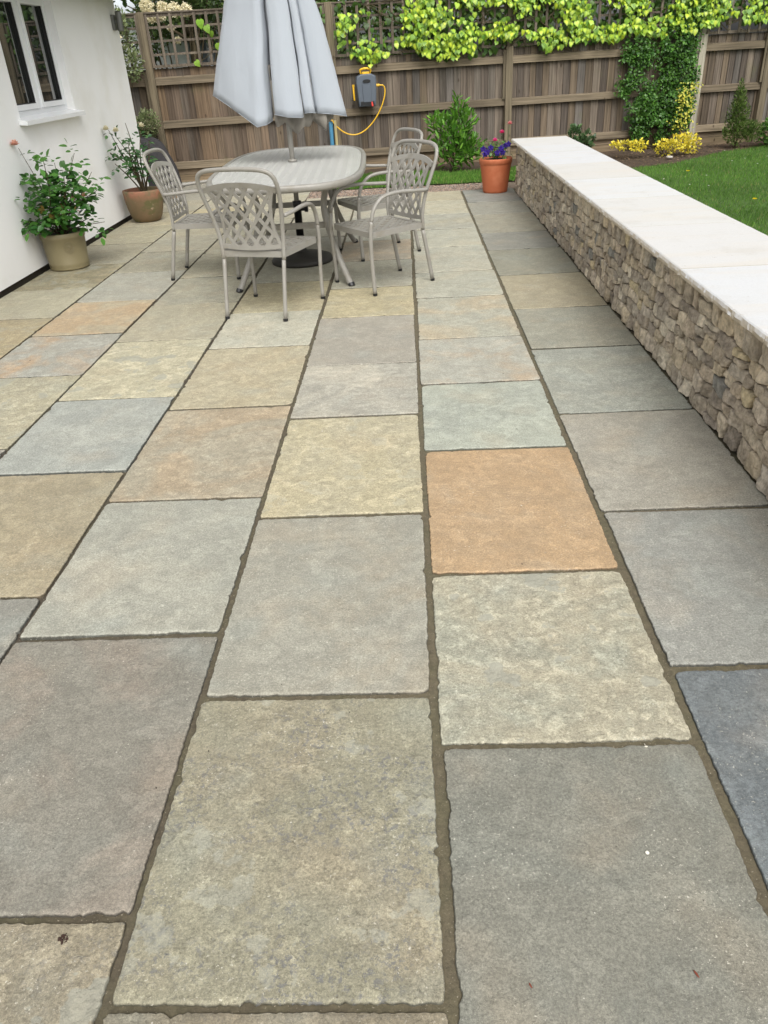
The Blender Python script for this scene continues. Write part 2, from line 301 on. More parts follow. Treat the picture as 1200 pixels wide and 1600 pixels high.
def build_patio():
    V, Fc, B, A, P, SD = [], [], [], [], [], []
    def ring(x0, x1, y0, y1, seed, near):
        """outline of a hand-dressed stone: near-straight edges with small chips, knocked-off corners"""
        step = .007 if near else .02
        R = random.Random(seed); rc = [R.uniform(.003, .012)*(1 if R.random() < .7 else 2.6) for _ in range(4)]
        j = [R.uniform(-.004, .004) for _ in range(8)]
        c = [(x0+j[0], y0+j[1]), (x1+j[2], y0+j[3]), (x1+j[4], y1+j[5]), (x0+j[6], y1+j[7])]
        pts = []
        for k in range(4):
            a, b = Vector(c[k]), Vector(c[(k+1) % 4]); prv = Vector(c[k-1])
            d = (b-a).normalized(); dp = (a-prv).normalized(); r = rc[k]; r2 = rc[(k+1) % 4]
            s_, e_ = a+d*r, b-d*r2; m = a-dp*r
            for q in (0.0, .33, .66):   # corner arc
                t = q; pts.append((m*(1-t)**2 + a*(2*t*(1-t)) + s_*t*t, Vector((0, 0))))
            L = (e_-s_).length; n = max(2, int(L/step)); nn = Vector((-d.y, d.x))
            for i in range(n):
                pts.append((s_+(e_-s_)*(i/n), nn))
        out = []
        chips = [(R.choice(pts)[0].copy(), R.uniform(.006, .03), R.uniform(.003, .008)) for _ in range(R.randint(4, 9))]
        for p, nn in pts:
            w = .0022*(noise.noise(Vector((p.x*7, p.y*7, seed)))) + .0016*noise.noise(Vector((p.x*40, p.y*40, seed+5)))+.0028*noise.noise(Vector((p.x*110, p.y*110, seed+5)))+.0016*noise.noise(Vector((p.x*260, p.y*260, seed+5)))
            for cpt, cr_, cd in chips:
                d = (p-cpt).length
                if d < cr_: w += cd*(1-(d/cr_)**2)
            if nn.length == 0:
                cen = Vector(((x0+x1)/2, (y0+y1)/2)); nn = (cen-p).normalized(); w = abs(w)*1.6
            out.append(p+nn*w)
        return out
    sid = 0
    for ci, (js, stones) in cols.items():
        for k in range(len(js)-1):
            sid += 1
            y0, y1 = js[k], js[k+1]; near = y0 < 4.5
            gx = .0105 if ci >= 5 else .0075
            gl = gx if ci > 4 else .007
            gy = .0085 if y0 < 3.3 and ci >= 4 else .0062
            gy1 = .0085 if y1 < 3.3 and ci >= 4 else .0062
            xl, xr = XC[ci]+gl, XC[ci+1]-gx
            if ci == 7: xr = XC[8]-.012
            if ci == 1: xl += .012
            rg = ring(xl, xr, y0+gy, y1-gy1, sid*7.13, near); n = len(rg)
            tz = [random.uniform(-.0012, .0012) for _ in range(3)]
            cx, cy_ = (xl+xr)/2, (y0+y1)/2
            def zz(p, o): return o + tz[0] + (p.x-cx)*tz[1]*2 + (p.y-cy_)*tz[2]*2
            cen = Vector((cx, cy_)); b0 = len(V)
            def inset(p, d):
                v = cen-p; return p+v.normalized()*d
            r1 = [inset(p, .0005) for p in rg]; r2 = [inset(p, .003) for p in rg]; r3 = [inset(p, .009) for p in rg]
            rings = [(rg, -.03), (r1, -.0045), (r2, -.0013), (r3, 0.0)]
            for rr, zo in rings:
                for p in rr: V.append((p.x, p.y, zz(p, zo)))
            for a in range(3):
                for i in range(n): Fc.append((b0+a*n+i, b0+a*n+(i+1) % n, b0+(a+1)*n+(i+1) % n, b0+(a+1)*n+i))
            Fc.append(tuple(b0+3*n+i for i in range(n)))
            st = stones[k] if k < len(stones) else stones[-1]
            base = np.array(S(*st[0])); alt = np.array(S(*st[1])); gb, ga = base.mean(), alt.mean()
            k_ = (.91 if y0 > 1.2 else .74)*random.uniform(.97, 1.03)  # nearest stones darkened: shade around the camera painted into their colour
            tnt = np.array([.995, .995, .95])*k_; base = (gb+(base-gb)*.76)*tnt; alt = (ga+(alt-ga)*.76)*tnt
            sdv = (random.uniform(-50, 50), random.uniform(-50, 50), random.uniform(-50, 50))
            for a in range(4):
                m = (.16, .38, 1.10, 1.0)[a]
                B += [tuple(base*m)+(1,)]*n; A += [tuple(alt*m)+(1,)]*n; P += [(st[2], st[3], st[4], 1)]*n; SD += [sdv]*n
    me = bpy.data.meshes.new('patio'); me.from_pydata(V, [], Fc); me.update()
    for nm, dat in (('base', B), ('alt', A), ('prm', P)):
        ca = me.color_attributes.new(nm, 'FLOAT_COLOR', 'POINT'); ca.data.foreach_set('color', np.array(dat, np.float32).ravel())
    at = me.attributes.new('seed', 'FLOAT_VECTOR', 'POINT'); at.data.foreach_set('vector', np.array(SD, np.float32).ravel())
    return finish(me, 'patio', MAT_SLAB, kind='structure')
build_patio()
# mortar bed under the stones, a gently uneven sheet about 6 mm below the stone faces
def mortar():
    mb = MB()
    for (x0, x1, y0, y1) in ((-3.05, 1.3, -1.2, 9.655), (-3.7, -1.84, 9.655, 12.0)):
        nx, ny = int((x1-x0)/.05), int((y1-y0)/.05)
        vs = [(x0+(x1-x0)*i/nx, y0+(y1-y0)*j/ny, -.0085+.0022*noise.noise(Vector((i*.8, j*.8, 0)))-(.004 if x0+(x1-x0)*i/nx < -1. else 0)) for j in range(ny+1) for i in range(nx+1)]
        mb.add(vs, [(j*(nx+1)+i, j*(nx+1)+i+1, (j+1)*(nx+1)+i+1, (j+1)*(nx+1)+i) for j in range(ny) for i in range(nx)])
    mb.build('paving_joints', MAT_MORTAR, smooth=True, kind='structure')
mortar()

# ------------------------------------------------------------------ white rendered house with its window
MAT_RENDER = simple('white_render', S(247, 247, 247), .9, .03, 2.5, bump=.25, bs=260, bd=.002, stain=S(236, 235, 231), stain_s=1.2)
MAT_PVC = simple('white_upvc', S(240, 242, 244), .25, .015, 4, spec=.5)
MAT_DARK = simple('dark_rubber', S(28, 28, 28), .6, .2, 10)
MAT_PLINTH = simple('dark_plinth', S(62, 55, 44), .95, .4, 18, bump=.8, bs=50, bd=.01)  # dark brown strip set back under the wall foot
def glass_mat():
    t = NT('window_glass'); t.b.inputs['Base Color'].default_value = (.018, .022, .020, 1); t.b.inputs['Roughness'].default_value = .015
    t.b.inputs['IOR'].default_value = 2.3; t.b.inputs['Specular IOR Level'].default_value = .7
    v = t.coord(); t.L(t.bump(t.noise(v, 2, 2), .03, .01), t.b.inputs['Normal']); return t.m
MAT_GLASS = glass_mat()
MAT_TILE = simple('roof_tile', S(96, 84, 78), .9, .25, 14, bump=.6, bs=30, bd=.02)
MAT_SOFFIT = simple('grey_soffit', S(120, 122, 122), .6, .05, 8)
HX = -3.06
house = empty('house', (-3.06, 4, 0), label='white rendered single-storey house with grey eaves beside the stone patio', cat='house')
def sub(parent, mb, name, mat, **k):
    """build in world coordinates, then hang under the parent"""
    o = mb.build(name, mat, **k); o.parent = parent
    o.matrix_parent_inverse = (Matrix.Translation(parent.location) @ parent.rotation_euler.to_matrix().to_4x4()).inverted(); return o
WY0, WY1, WZ0, WZ1 = 6.82, 8.02, 1.115, 2.02
w = MB()
w.box(HX-.3, HX, -4, WY0, .035, 2.3); w.box(HX-.3, HX, WY1, 9.78, .035, 2.3)
w.box(HX-.3, HX, WY0, WY1, .035, WZ0); w.box(HX-.3, HX, WY0, WY1, WZ1, 2.3)
w.box(-9, HX-.3, 9.48, 9.78, .035, 2.3)
sub(house, w, 'wall', MAT_RENDER)
pl = MB(); pl.box(HX-.28, HX-.022, -4, 9.76, -.05, .034); pl.box(-9, HX-.28, 9.5, 9.76, -.05, .034); sub(house, pl, 'plinth', MAT_PLINTH)
rf = MB(); rf.add([(HX+.32, -4.2, 2.2), (HX+.32, 9.95, 2.2), (-7.5, 9.95, 4.2), (-7.5, -4.2, 4.2)], [(0, 1, 2, 3)])
rf.add([(HX+.32, -4.2, 2.12), (HX+.32, 9.95, 2.12), (-7.5, 9.95, 4.12), (-7.5, -4.2, 4.12)], [(3, 2, 1, 0)])
rf.add([(HX+.32, 9.95, 2.12), (HX+.32, 9.95, 2.2), (-7.5, 9.95, 4.2), (-7.5, 9.95, 4.12)], [(0, 1, 2, 3)])
sub(house, rf, 'roof', MAT_TILE)
sf = MB(); sf.box(HX+.002, HX+.24, -4.2, 9.9, 2.075, 2.09); sub(house, sf, 'soffit', MAT_SOFFIT)
fa = MB(); fa.box(HX+.242, HX+.26, -4.2, 9.9, 2.06, 2.19); sub(house, fa, 'fascia', MAT_PVC)
gu = MB()   # half-round gutter with its end stop
gs = []
for k in range(13):
    a = math.pi + math.pi*k/12; gs.append((HX+.325+.055*math.cos(a), 2.13+.06*math.sin(a)))
prof = gs+[(x*1.0, z) for x, z in [(HX+.325+.05*math.cos(math.pi+math.pi*k/12), 2.131+.055*math.sin(math.pi+math.pi*k/12)) for k in range(12, -1, -1)]]
n = len(prof); vs = [(x, -4.2, z) for x, z in prof]+[(x, 9.98, z) for x, z in prof]
gu.add(vs, [(k, (k+1) % n, n+(k+1) % n, n+k) for k in range(n)]+[tuple(range(n, n+13))]); sub(house, gu, 'gutter', MAT_PVC)
# window: frame with central mullion, two casements with glass, projecting sill
fx0, fx1 = HX-.13, HX-.065
win = MB(); fr = .05
win.box(fx0, fx1, WY0, WY0+fr, WZ0, WZ1); win.box(fx0, fx1, WY1-fr, WY1, WZ0, WZ1)
win.box(fx0, fx1, WY0+fr, WY1-fr, WZ0, WZ0+fr); win.box(fx0, fx1, WY0+fr, WY1-fr, WZ1-fr, WZ1)
WM = (WY0+WY1)/2-.01
win.box(fx0, fx1, WM-.03, WM+.03, WZ0+fr, WZ1-fr)
wo = sub(house, win, 'window', MAT_PVC, bevel=.004)
for (a, b) in ((WY0+fr, WM-.03), (WM+.03, WY1-fr)):
    cs = MB(); x0, x1 = fx0+.01, fx1+.014; z0, z1 = WZ0+fr+.002, WZ1-fr-.002; a += .002; b -= .002; q = .042
    cs.box(x0, x1, a, a+q, z0, z1); cs.box(x0, x1, b-q, b, z0, z1); cs.box(x0, x1, a+q, b-q, z0, z0+q); cs.box(x0, x1, a+q, b-q, z1-q, z1)
    co = cs.build('sash', MAT_PVC, bevel=.004); co.parent = wo
    gk = MB(); g0 = .006
    gk.box(x0+.02, x1-.012, a+q, a+q+g0, z0+q, z1-q); gk.box(x0+.02, x1-.012, b-q-g0, b-q, z0+q, z1-q); gk.box(x0+.02, x1-.012, a+q+g0, b-q-g0, z0+q, z0+q+g0)
    go = gk.build('gasket', MAT_DARK); go.parent = wo
    gp = MB(); gp.box(x0+.024, x0+.03, a+q+.002, b-q-.002, z0+q+.002, z1-q-.002); p = gp.build('pane', MAT_GLASS); p.parent = wo
sl_ = MB(); sl_.add([(fx1+.016, WY0-.05, WZ0+.012), (HX+.07, WY0-.05, WZ0-.012), (HX+.07, WY0-.05, WZ0-.045), (HX+.002, WY0-.05, WZ0-.04), (HX+.002, WY0-.05, WZ0-.002), (fx1+.016, WY0-.05, WZ0-.0)] +
        [(fx1+.016, WY1+.05, WZ0+.012), (HX+.07, WY1+.05, WZ0-.012), (HX+.07, WY1+.05, WZ0-.045), (HX+.002, WY1+.05, WZ0-.04), (HX+.002, WY1+.05, WZ0-.002), (fx1+.016, WY1+.05, WZ0-.0)],
        [(k, (k+1) % 6, 6+(k+1) % 6, 6+k) for k in range(6)]+[(5, 4, 3, 2, 1, 0), (6, 7, 8, 9, 10, 11)])
o = sl_.build('sill', MAT_PVC); o.parent = wo
# outside light near the corner
MAT_GREYMETAL = simple('grey_metal', S(128, 128, 126), .45, .08, 10, metal=.6)
wl = empty('wall_light', (HX, 9.62, 1.86), label='small grey metal outside light high on the corner of the white house', cat='wall light')
b = MB(); b.box(HX+.001, HX+.03, 9.57, 9.67, 1.78, 1.92); sub(wl, b, 'back_plate', MAT_GREYMETAL, bevel=.004)
b = MB(); b.lathe([(0, 0), (.03, 0), (.032, .01), (.032, .17), (.03, .18), (0, .18)], 20, (HX+.075, 9.62, 1.77)); sub(wl, b, 'shade', MAT_GREYMETAL, smooth=True)
b = MB(); b.box(HX+.028, HX+.05, 9.605, 9.635, 1.84, 1.87); sub(wl, b, 'arm', MAT_GREYMETAL)

# ------------------------------------------------------------------ low stone wall with pale coping
MAT_STONE = vcol('walling_stone', .92, vs=30, var=.38, bump=1.0, bs=38, bd=.014, spec=.25)
MAT_CORE = simple('wall_core', S(80, 71, 58), .98, .3, 30, bump=.8, bs=60, bd=.01)
WX0, WX1, WYN, WYF, WH = 1.222, 1.72, -1.2, 9.36, .506
gw = empty('garden_wall', (1.45, 4, 0), label='low dry-laid rubble stone wall with pale sawn coping beside the lawn', cat='wall')
def clip(poly, nx, ny, c):
    out = []
    for i in range(len(poly)):
        a, b = poly[i], poly[(i+1) % len(poly)]; da = a[0]*nx+a[1]*ny-c; db = b[0]*nx+b[1]*ny-c
        if da <= 0: out.append(a)
        if (da < 0) != (db < 0) and abs(da-db) > 1e-12:
            t = da/(da-db); out.append((a[0]+(b[0]-a[0])*t, a[1]+(b[1]-a[1])*t))
    return out
def stone_face(u0, u1, h, T, seed):
    R = random.Random(seed); levels = [.004, .092, .158, .214, .272, .330, .392, h]
    def lev(k, u):   # wandering bed joints shared by the courses above and below
        if k == 0 or k == len(levels)-1: return levels[k]
        return levels[k]+.019*noise.noise(Vector((u*2.3, k*7.1, seed)))+.016*noise.noise(Vector((u*8.5, k*3.3, seed)))
    polys = []
    for k in range(len(levels)-1):
        u = u0; lean = R.uniform(-.015, .015)
        while u < u1-.01:
            hh = lev(k+1, u)-lev(k, u); w_ = min(R.uniform(.05, .17) if k not in (0, 6) else R.uniform(.06, .16), u1-u); lean2 = R.uniform(-.017, .017)
            if u+w_ > u1-.03: w_ = u1-u; lean2 = 0
            top = [(u+lean+(w_+lean2-lean)*t, lev(k+1, u+lean+(w_+lean2-lean)*t)) for t in (0, .33, .67, 1)]
            bot = [(u-lean+(w_-lean2+lean)*t, lev(k, u-lean+(w_-lean2+lean)*t)) for t in (0, .33, .67, 1)]
            poly_ = bot+top[::-1]
            if R.random() < .10 and hh > .05 and w_ > .08:   # two thin stones on top of each other
                f = R.uniform(.4, .6); mid = [((b_[0]*(1-f)+t_[0]*f), (b_[1]*(1-f)+t_[1]*f)+R.uniform(-.004, .004)) for b_, t_ in zip(bot, top)]
                polys += [bot+mid[::-1], mid+top[::-1]]
            else: polys.append(poly_)
            u += w_; lean = lean2
    mb = MB()
    pal = [S(168,155,138), S(178,167,150), S(158,147,132), S(172,161,146), S(186,174,155), S(164,155,142), S(176,163,142), S(192,182,165), S(152,142,130), S(170,159,143)]
    for poly in polys:
        cx = sum(a for a, b in poly)/len(poly); cz = sum(b for a, b in poly)/len(poly)
        gap = R.uniform(.0014, .0036)
        # inset then round the corners
        Q = []
        for a, b in poly:
            d = math.hypot(a-cx, b-cz); f = max(.2, 1-gap*1.5/max(d, .01)); Q.append((cx+(a-cx)*f, cz+(b-cz)*f))
        for rnd in (.14, .22):
            Q2 = []
            for k in range(len(Q)):
                a, b = Q[k], Q[(k+1) % len(Q)]
                Q2 += [(a[0]*(1-rnd)+b[0]*rnd, a[1]*(1-rnd)+b[1]*rnd), (a[0]*rnd+b[0]*(1-rnd), a[1]*rnd+b[1]*(1-rnd))]
            Q = Q2
        # resample evenly
        n = 32; per = [0]
        for k in range(len(Q)): per.append(per[-1]+math.dist(Q[k], Q[(k+1) % len(Q)]))
        ring = []
        for k in range(n):
            d = per[-1]*k/n
            for m in range(len(Q)):
                if per[m+1] >= d: break
            t = (d-per[m])/max(1e-9, per[m+1]-per[m]); a, b = Q[m], Q[(m+1) % len(Q)]; ring.append((a[0]+(b[0]-a[0])*t, a[1]+(b[1]-a[1])*t))
        dep = R.uniform(.0, .013); tu, tz = R.uniform(-.16, .16), R.uniform(-.20, .12); rg_ = R.uniform(-.5, .5), R.uniform(.1, .3); sd = R.uniform(0, 90)
        col = np.array(R.choice(pal))*R.uniform(.92, 1.38); 
        if R.random() < .03: col = np.array(S(196,182,152))
        if R.random() < .04: col = np.array(S(140,138,132))
        vs = []; cl = []
        for f, dd in ((1.0, -.035), (1.0, -.001), (.965, .0070), (.86, .0095), (.70, .0105), (.52, .0112), (.34, .0116), (.17, .0118)):
            for (a, b) in ring:
                uu, vv = cx+(a-cx)*f, cz+(b-cz)*f
                nz = 0 if dd < -.01 else .0055*noise.noise(Vector((uu*16, vv*16, sd)))+.0035*noise.noise(Vector((uu*48, vv*48, sd)))+.0018*noise.noise(Vector((uu*130, vv*130, sd)))
                e = .0022*noise.noise(Vector((uu*60, vv*60, sd+7))) if f > .9 else 0
                fc_ = -max(0, abs((uu-cx)*math.cos(rg_[0])+(vv-cz)*math.sin(rg_[0]))-.022)*rg_[1] if dd > -.01 else 0
                vs.append(T(uu+e, vv+e, dd+dep+nz*1.7+fc_*.7+(tu*(uu-cx)+tz*(vv-cz) if dd > -.01 else 0)))
        vs.append(T(cx, cz, .0135+dep))
        m = len(vs)-1; fs = [(r*n+k, r*n+(k+1) % n, (r+1)*n+(k+1) % n, (r+1)*n+k) for r in range(7) for k in range(n)]+[(7*n+k, 7*n+(k+1) % n, m) for k in range(n)]
        mb.add(vs, fs, col)
    return mb
Tf = lambda u, z, d: (WX0+.012-d*.9, u, z)     # face towards the patio (-X)
sf_ = stone_face(WYN, WYF, WH, Tf, 3); sub(gw, sf_, 'stone_facing', MAT_STONE)
Te = lambda u, z, d: (u, WYF-.012+d*.9+.012, z)
se = stone_face(WX0+.02, WX1, WH, Te, 5); sub(gw, se, 'stone_facing', MAT_STONE)
core = MB(); core.box(WX0+.03, WX1, WYN, WYF-.02, -.05, WH); sub(gw, core, 'core', MAT_CORE)
def coping_mat():
    t = NT('pale_coping'); v = t.coord((1.0, 4.5, 1)); v2 = t.coord(); a = t.attr('Col').outputs['Color']
    n = t.noise(v, 1.3, 6, .6, .8)
    c = t.mix(t.ramp(n, .44, .66, 0, .45), a, t.mix(.5, a, S(200, 186, 164)))
    c = t.mix(t.ramp(t.noise(v, 3.1, 6, .7, .4), .48, .72, 0, .5), c, t.mix(.6, c, S(186, 184, 180)))
    c = t.scale(c, t.ramp(t.noise(v2, 180, 3, .7), .3, .7, .95, 1.04))
    c = t.mix(t.ramp(t.noise(v2, 5, 6, .65), .52, .72, 0, .35), c, S(176, 172, 164)); c = t.mix(t.ramp(t.noise(v2, 40, 3, .7), .66, .72, 0, .5), c, S(150, 142, 128))
    # the split edge is browner than the sawn top
    g = t.n('ShaderNodeNewGeometry'); sx = t.n('ShaderNodeSeparateXYZ'); t.L(g.outputs['True Normal'], sx.inputs[0])
    c = t.mix(t.ramp(sx.outputs[2], .3, .75, .75, 0), c, S(172, 156, 128))
    t.L(c, t.b.inputs['Base Color']); t.b.inputs['Roughness'].default_value = .7; t.L(t.bump(t.noise(v2, 90, 5, .7), .35, .003), t.b.inputs['Normal']); return t.m
MAT_COPE = coping_mat()
cpj = [-1.25, -.35, .65, 1.55, 2.5, 3.42, 4.35, 5.25, 6.15, 7.05, 7.95, 8.7, 9.39]
cx0, cx1, cz0, cz1 = 1.163, 1.765, .508, .541
cop = MB(); cc = [S(196,195,192), S(197,198,198), S(195,193,189), S(197,198,200), S(196,197,198), S(196,195,193)]
for k in range(len(cpj)-1):
    y0, y1 = cpj[k]+.0022, cpj[k+1]-.0022; n = int((y1-y0)/.012); col = cc[k % 6]; dz = random.uniform(-.0008, .0008)
    rows = []
    for i in range(n+1):
        y = y0+(y1-y0)*i/n; e = .005*noise.noise(Vector((y*8, 1, 0)))+.004*noise.noise(Vector((y*30, 2, 0)))+.003*noise.noise(Vector((y*90, 2, 0)))
        e2 = .004*noise.noise(Vector((y*14, 5, 0)))+.003*noise.noise(Vector((y*70, 9, 0)))
        rows.append([(cx1, y, cz0), (cx0+.006+e2, y, cz0), (cx0-.004+e, y, cz0+.010+e2), (cx0-.002+e2, y, cz0+.020), (cx0+.004+e*.6, y, cz1-.003), (cx0+.010+e*.5, y, cz1+dz), (cx1-.006+e2*.6, y, cz1+dz), (cx1, y, cz1-.006)])
    vs = [p for r in rows for p in r]; m = 8
    cop.add(vs, [(i*m+k2, (i+1)*m+k2, (i+1)*m+(k2+1) % m, i*m+(k2+1) % m) for i in range(n) for k2 in range(m)]+[tuple(range(m)), tuple(reversed(range(n*m, n*m+m)))], col)
sub(gw, cop, 'coping', MAT_COPE)

# ------------------------------------------------------------------ timber fence, posts, rails, trellis
def wood_mat(name, sat=1.0):
    t = NT(name); a = t.attr('Col').outputs['Color']; tc = t.n('ShaderNodeTexCoord')
    def mp(sc):
        m = t.n('ShaderNodeMapping'); t.L(tc.outputs['Object'], m.inputs[0]); m.inputs['Scale'].default_value = sc; return m.outputs[0]
    return t, a, mp
def wood(name, horiz=False):
    t, a, mp = wood_mat(name)
    v = mp((1.0, 40, 40)) if horiz else mp((55, 55, 1.4)); v2 = mp((1, 1, 1))
    g = t.noise(v, 1.0, 6, .65, .3)
    c = t.scale(a, t.ramp(g, .28, .72, .58, 1.36))
    c = t.mix(t.ramp(t.noise(mp((3, 3, .7)) if not horiz else mp((.8, 5, 5)), 1.6, 5, .6), .5, .7, 0, .6), c, t.scale(c, .55))
    c = t.mix(t.ramp(t.noise(v2, 2.3, 5, .6), .58, .75, 0, .35), c, S(96, 98, 66))
    vo = t.n('ShaderNodeTexVoronoi'); t.L(mp((6, 6, 3)), vo.inputs['Vector']); vo.inputs['Scale'].default_value = 1.0
    c = t.mix(t.ramp(vo.outputs['Distance'], .05, .10, .7, 0), c, S(58, 46, 36))
    t.L(c, t.b.inputs['Base Color']); t.b.inputs['Roughness'].default_value = .9; t.b.inputs['Specular IOR Level'].default_value = .25
    t.L(t.bump(g, .6, .006), t.b.inputs['Normal']); return t.m
MAT_BOARD = wood('weathered_boards'); MAT_RAIL = wood('weathered_rails', True)
fence = empty('fence', tuple(FO), math.atan2(FD.y, FD.x), label='tall weathered featheredge timber fence with trellis on top behind the patio and lawn', cat='fence')
# everything in the fence is local: x along, y = away from camera, z up
def lf(mb, name, mat, **k):
    o = mb.build(name, mat, **k); o.parent = fence; return o
posts = [fs_(x) for x in (-8.0, -5.7, -3.36, -.96, 1.47, 4.23, 5.24, 7.6, 10)]
bp = [S(100,88,74), S(108,97,85), S(92,83,74), S(116,105,92), S(103,95,85), S(98,92,85), S(107,94,78), S(88,79,70)]
for i in range(len(posts)-1):
    a, b_ = posts[i]+.05, posts[i+1]-.05; bd = MB(); x = a
    ph = .0
    while x < b_-.01:
        wdt = min(random.uniform(.085, .115), b_-x); col = np.array(random.choice(bp))*random.uniform(.78, 1.22)
        if x < fs_(-2.0) and x > fs_(-3.4): col = col*np.array([1.1, 1.0, .9])
        t0 = random.uniform(0, .003)
        # featheredge: one long side thick, one thin, lapped
        tp = 1.405+random.uniform(-.006, .004)
        col = col*np.array([.99, 1.0, 1.03])
        bd.add([(x, .02+t0, .21), (x+wdt+.012, .034+t0, .21), (x+wdt+.012, .045+t0, .21), (x, .045+t0, .21), (x, .02+t0, tp), (x+wdt+.012, .034+t0, tp), (x+wdt+.012, .045+t0, tp), (x, .045+t0, tp)],
               [(0,1,5,4),(1,2,6,5),(2,3,7,6),(3,0,4,7),(4,5,6,7),(0,3,2,1)], col)
        x += wdt
    lf(bd, 'board_panel', MAT_BOARD)
    for zc, hh in ((1.255, .042), (.735, .040), (.215, .040)):
        r = MB(); col = np.array(S(121, 109, 91))*random.uniform(.75, 1.2); dz = random.uniform(-.008, .008)
        yf = -.030 if zc > .3 else -.028
        r.add([(a, yf, zc-hh), (b_, yf, zc-hh+dz), (b_, .019, zc-hh+dz), (a, .019, zc-hh), (a, yf+.012, zc+hh), (b_, yf+.012, zc+hh+dz), (b_, .019, zc+hh+dz+.012), (a, .019, zc+hh+.012)],
              [(0,3,2,1),(4,5,6,7),(0,1,5,4),(1,2,6,5),(2,3,7,6),(3,0,4,7)], col)
        lf(r, 'rail', MAT_RAIL)
    g = MB(); g.box(a, b_, .022, .048, -.05, .092, np.array(S(128, 112, 90))*random.uniform(.9, 1.1)); g.box(a, b_, .024, .046, .095, .172, np.array(S(134, 118, 98)))
    lf(g, 'gravel_board', MAT_RAIL)
    # trellis panel
    if True:
        tr = MB(); tc_ = np.array(S(102, 93, 82)); z0, z1 = 1.412, 2.02; s0, s1 = a-.0, b_+.0
        tr.box(s0, s1, -.012, .028, z0, z0+.035, tc_); tr.box(s0, s1, -.012, .028, z1-.035, z1, tc_)
        nv = round((s1-s0)/.152)
        for k in range(nv+1):
            xx = s0+(s1-s0-.03)*k/nv; j = random.uniform(-.004, .004); tr.add([(xx+j, -.012-.014, z0+.004), (xx+.034+j, -.026, z0+.004), (xx+.034+j, -.013, z0+.004), (xx+j, -.013, z0+.004), (xx-j, -.026, z1-.004), (xx+.034-j, -.026, z1-.004), (xx+.034-j, -.013, z1-.004), (xx-j, -.013, z1-.004)],
              [(0,3,2,1),(4,5,6,7),(0,1,5,4),(1,2,6,5),(2,3,7,6),(3,0,4,7)], tc_*random.uniform(.85, 1.35))
        for k in range(1, 4):
            zz_ = z0+(z1-z0)*k/4; tr.box(s0, s1, -.0115, .003, zz_-.013, zz_+.013, tc_*random.uniform(.8, 1.2))
        cb = MB(); cb.box(s0, s1, -.032, .04, z1+.001, z1+.018, tc_)
        lf(tr, 'trellis', MAT_BOARD); lf(cb, 'capping_rail', MAT_RAIL)
for i, s in enumerate(posts):
    p = MB(); tall = 2.04; lean = {3: .0, 4: .0}.get(i, 0)
    col = np.array(S(112, 102, 84)) if i != 5 else np.array(S(160, 154, 138))
    p.box(s-.049, s+.049, -.06, .04, -.05, 1.42 if i in (4, 5) else tall, col)
    if i in (4, 5): p.box(s-.032, s+.032, -.03, .03, 1.42, tall, col*.8)
    lf(p, 'post', MAT_BOARD, bevel=.004)
    bt = MB(); bt.box(s-.085, s-.052, -.046, -.0325, .78, 1.95 if i == 5 else 1.38, col*.8); lf(bt, 'batten', MAT_BOARD)

# ------------------------------------------------------------------ leaf machinery
def leaf_template(kind):
    if kind == 'ovate':   # x = width, y = length, z = fold/curl
        o = [(0, 0, 0), (.24, .18, .05), (.34, .45, .07), (.22, .78, .03), (0, 1, -.06), (-.22, .78, .03), (-.34, .45, .07), (-.24, .18, .05)]; m = [(0, .3, 0), (0, .65, -.01)]
    elif kind == 'lance':
        o = [(0, 0, 0), (.11, .2, .04), (.155, .5, .045), (.1, .8, .0), (0, 1, -.10), (-.1, .8, .0), (-.155, .5, .045), (-.11, .2, .04)]; m = [(0, .3, 0), (0, .65, -.02)]
    elif kind == 'heart':
        o = [(0, .05, 0), (.22, -.06, .03), (.46, .10, .02), (.48, .38, .05), (.28, .72, .02), (0, 1.05, -.12), (-.28, .72, .02), (-.48, .38, .05), (-.46, .10, .02), (-.22, -.06, .03)]; m = [(0, .25, .06), (0, .6, .02)]
    elif kind == 'blade':
        return np.array([(-.5, 0, 0), (.5, 0, 0), (.3, .55, .0), (-.3, .55, .0), (0, 1, 0)], np.float32), [(0, 1, 2, 3), (3, 2, 4)], np.zeros(5)
    n = len(o); V = np.array(o+m, np.float32); h = n//2
    F = []
    for k in range(n):
        a, b = k, (k+1) % n; ya = (o[a][1]+o[b][1])/2; F.append((a, b, n if ya < .5 else n+1))
    # bridge at the waist
    F.append((n, 3, n+1) if n == 10 else (n, 2, n+1)); F.append((n, n+1, n-3 if n == 10 else n-2))
    e = np.ones(n+2); e[n:] = 0
    return V, F, e
TPL = {k: leaf_template(k) for k in ('ovate', 'lance', 'heart', 'blade')}
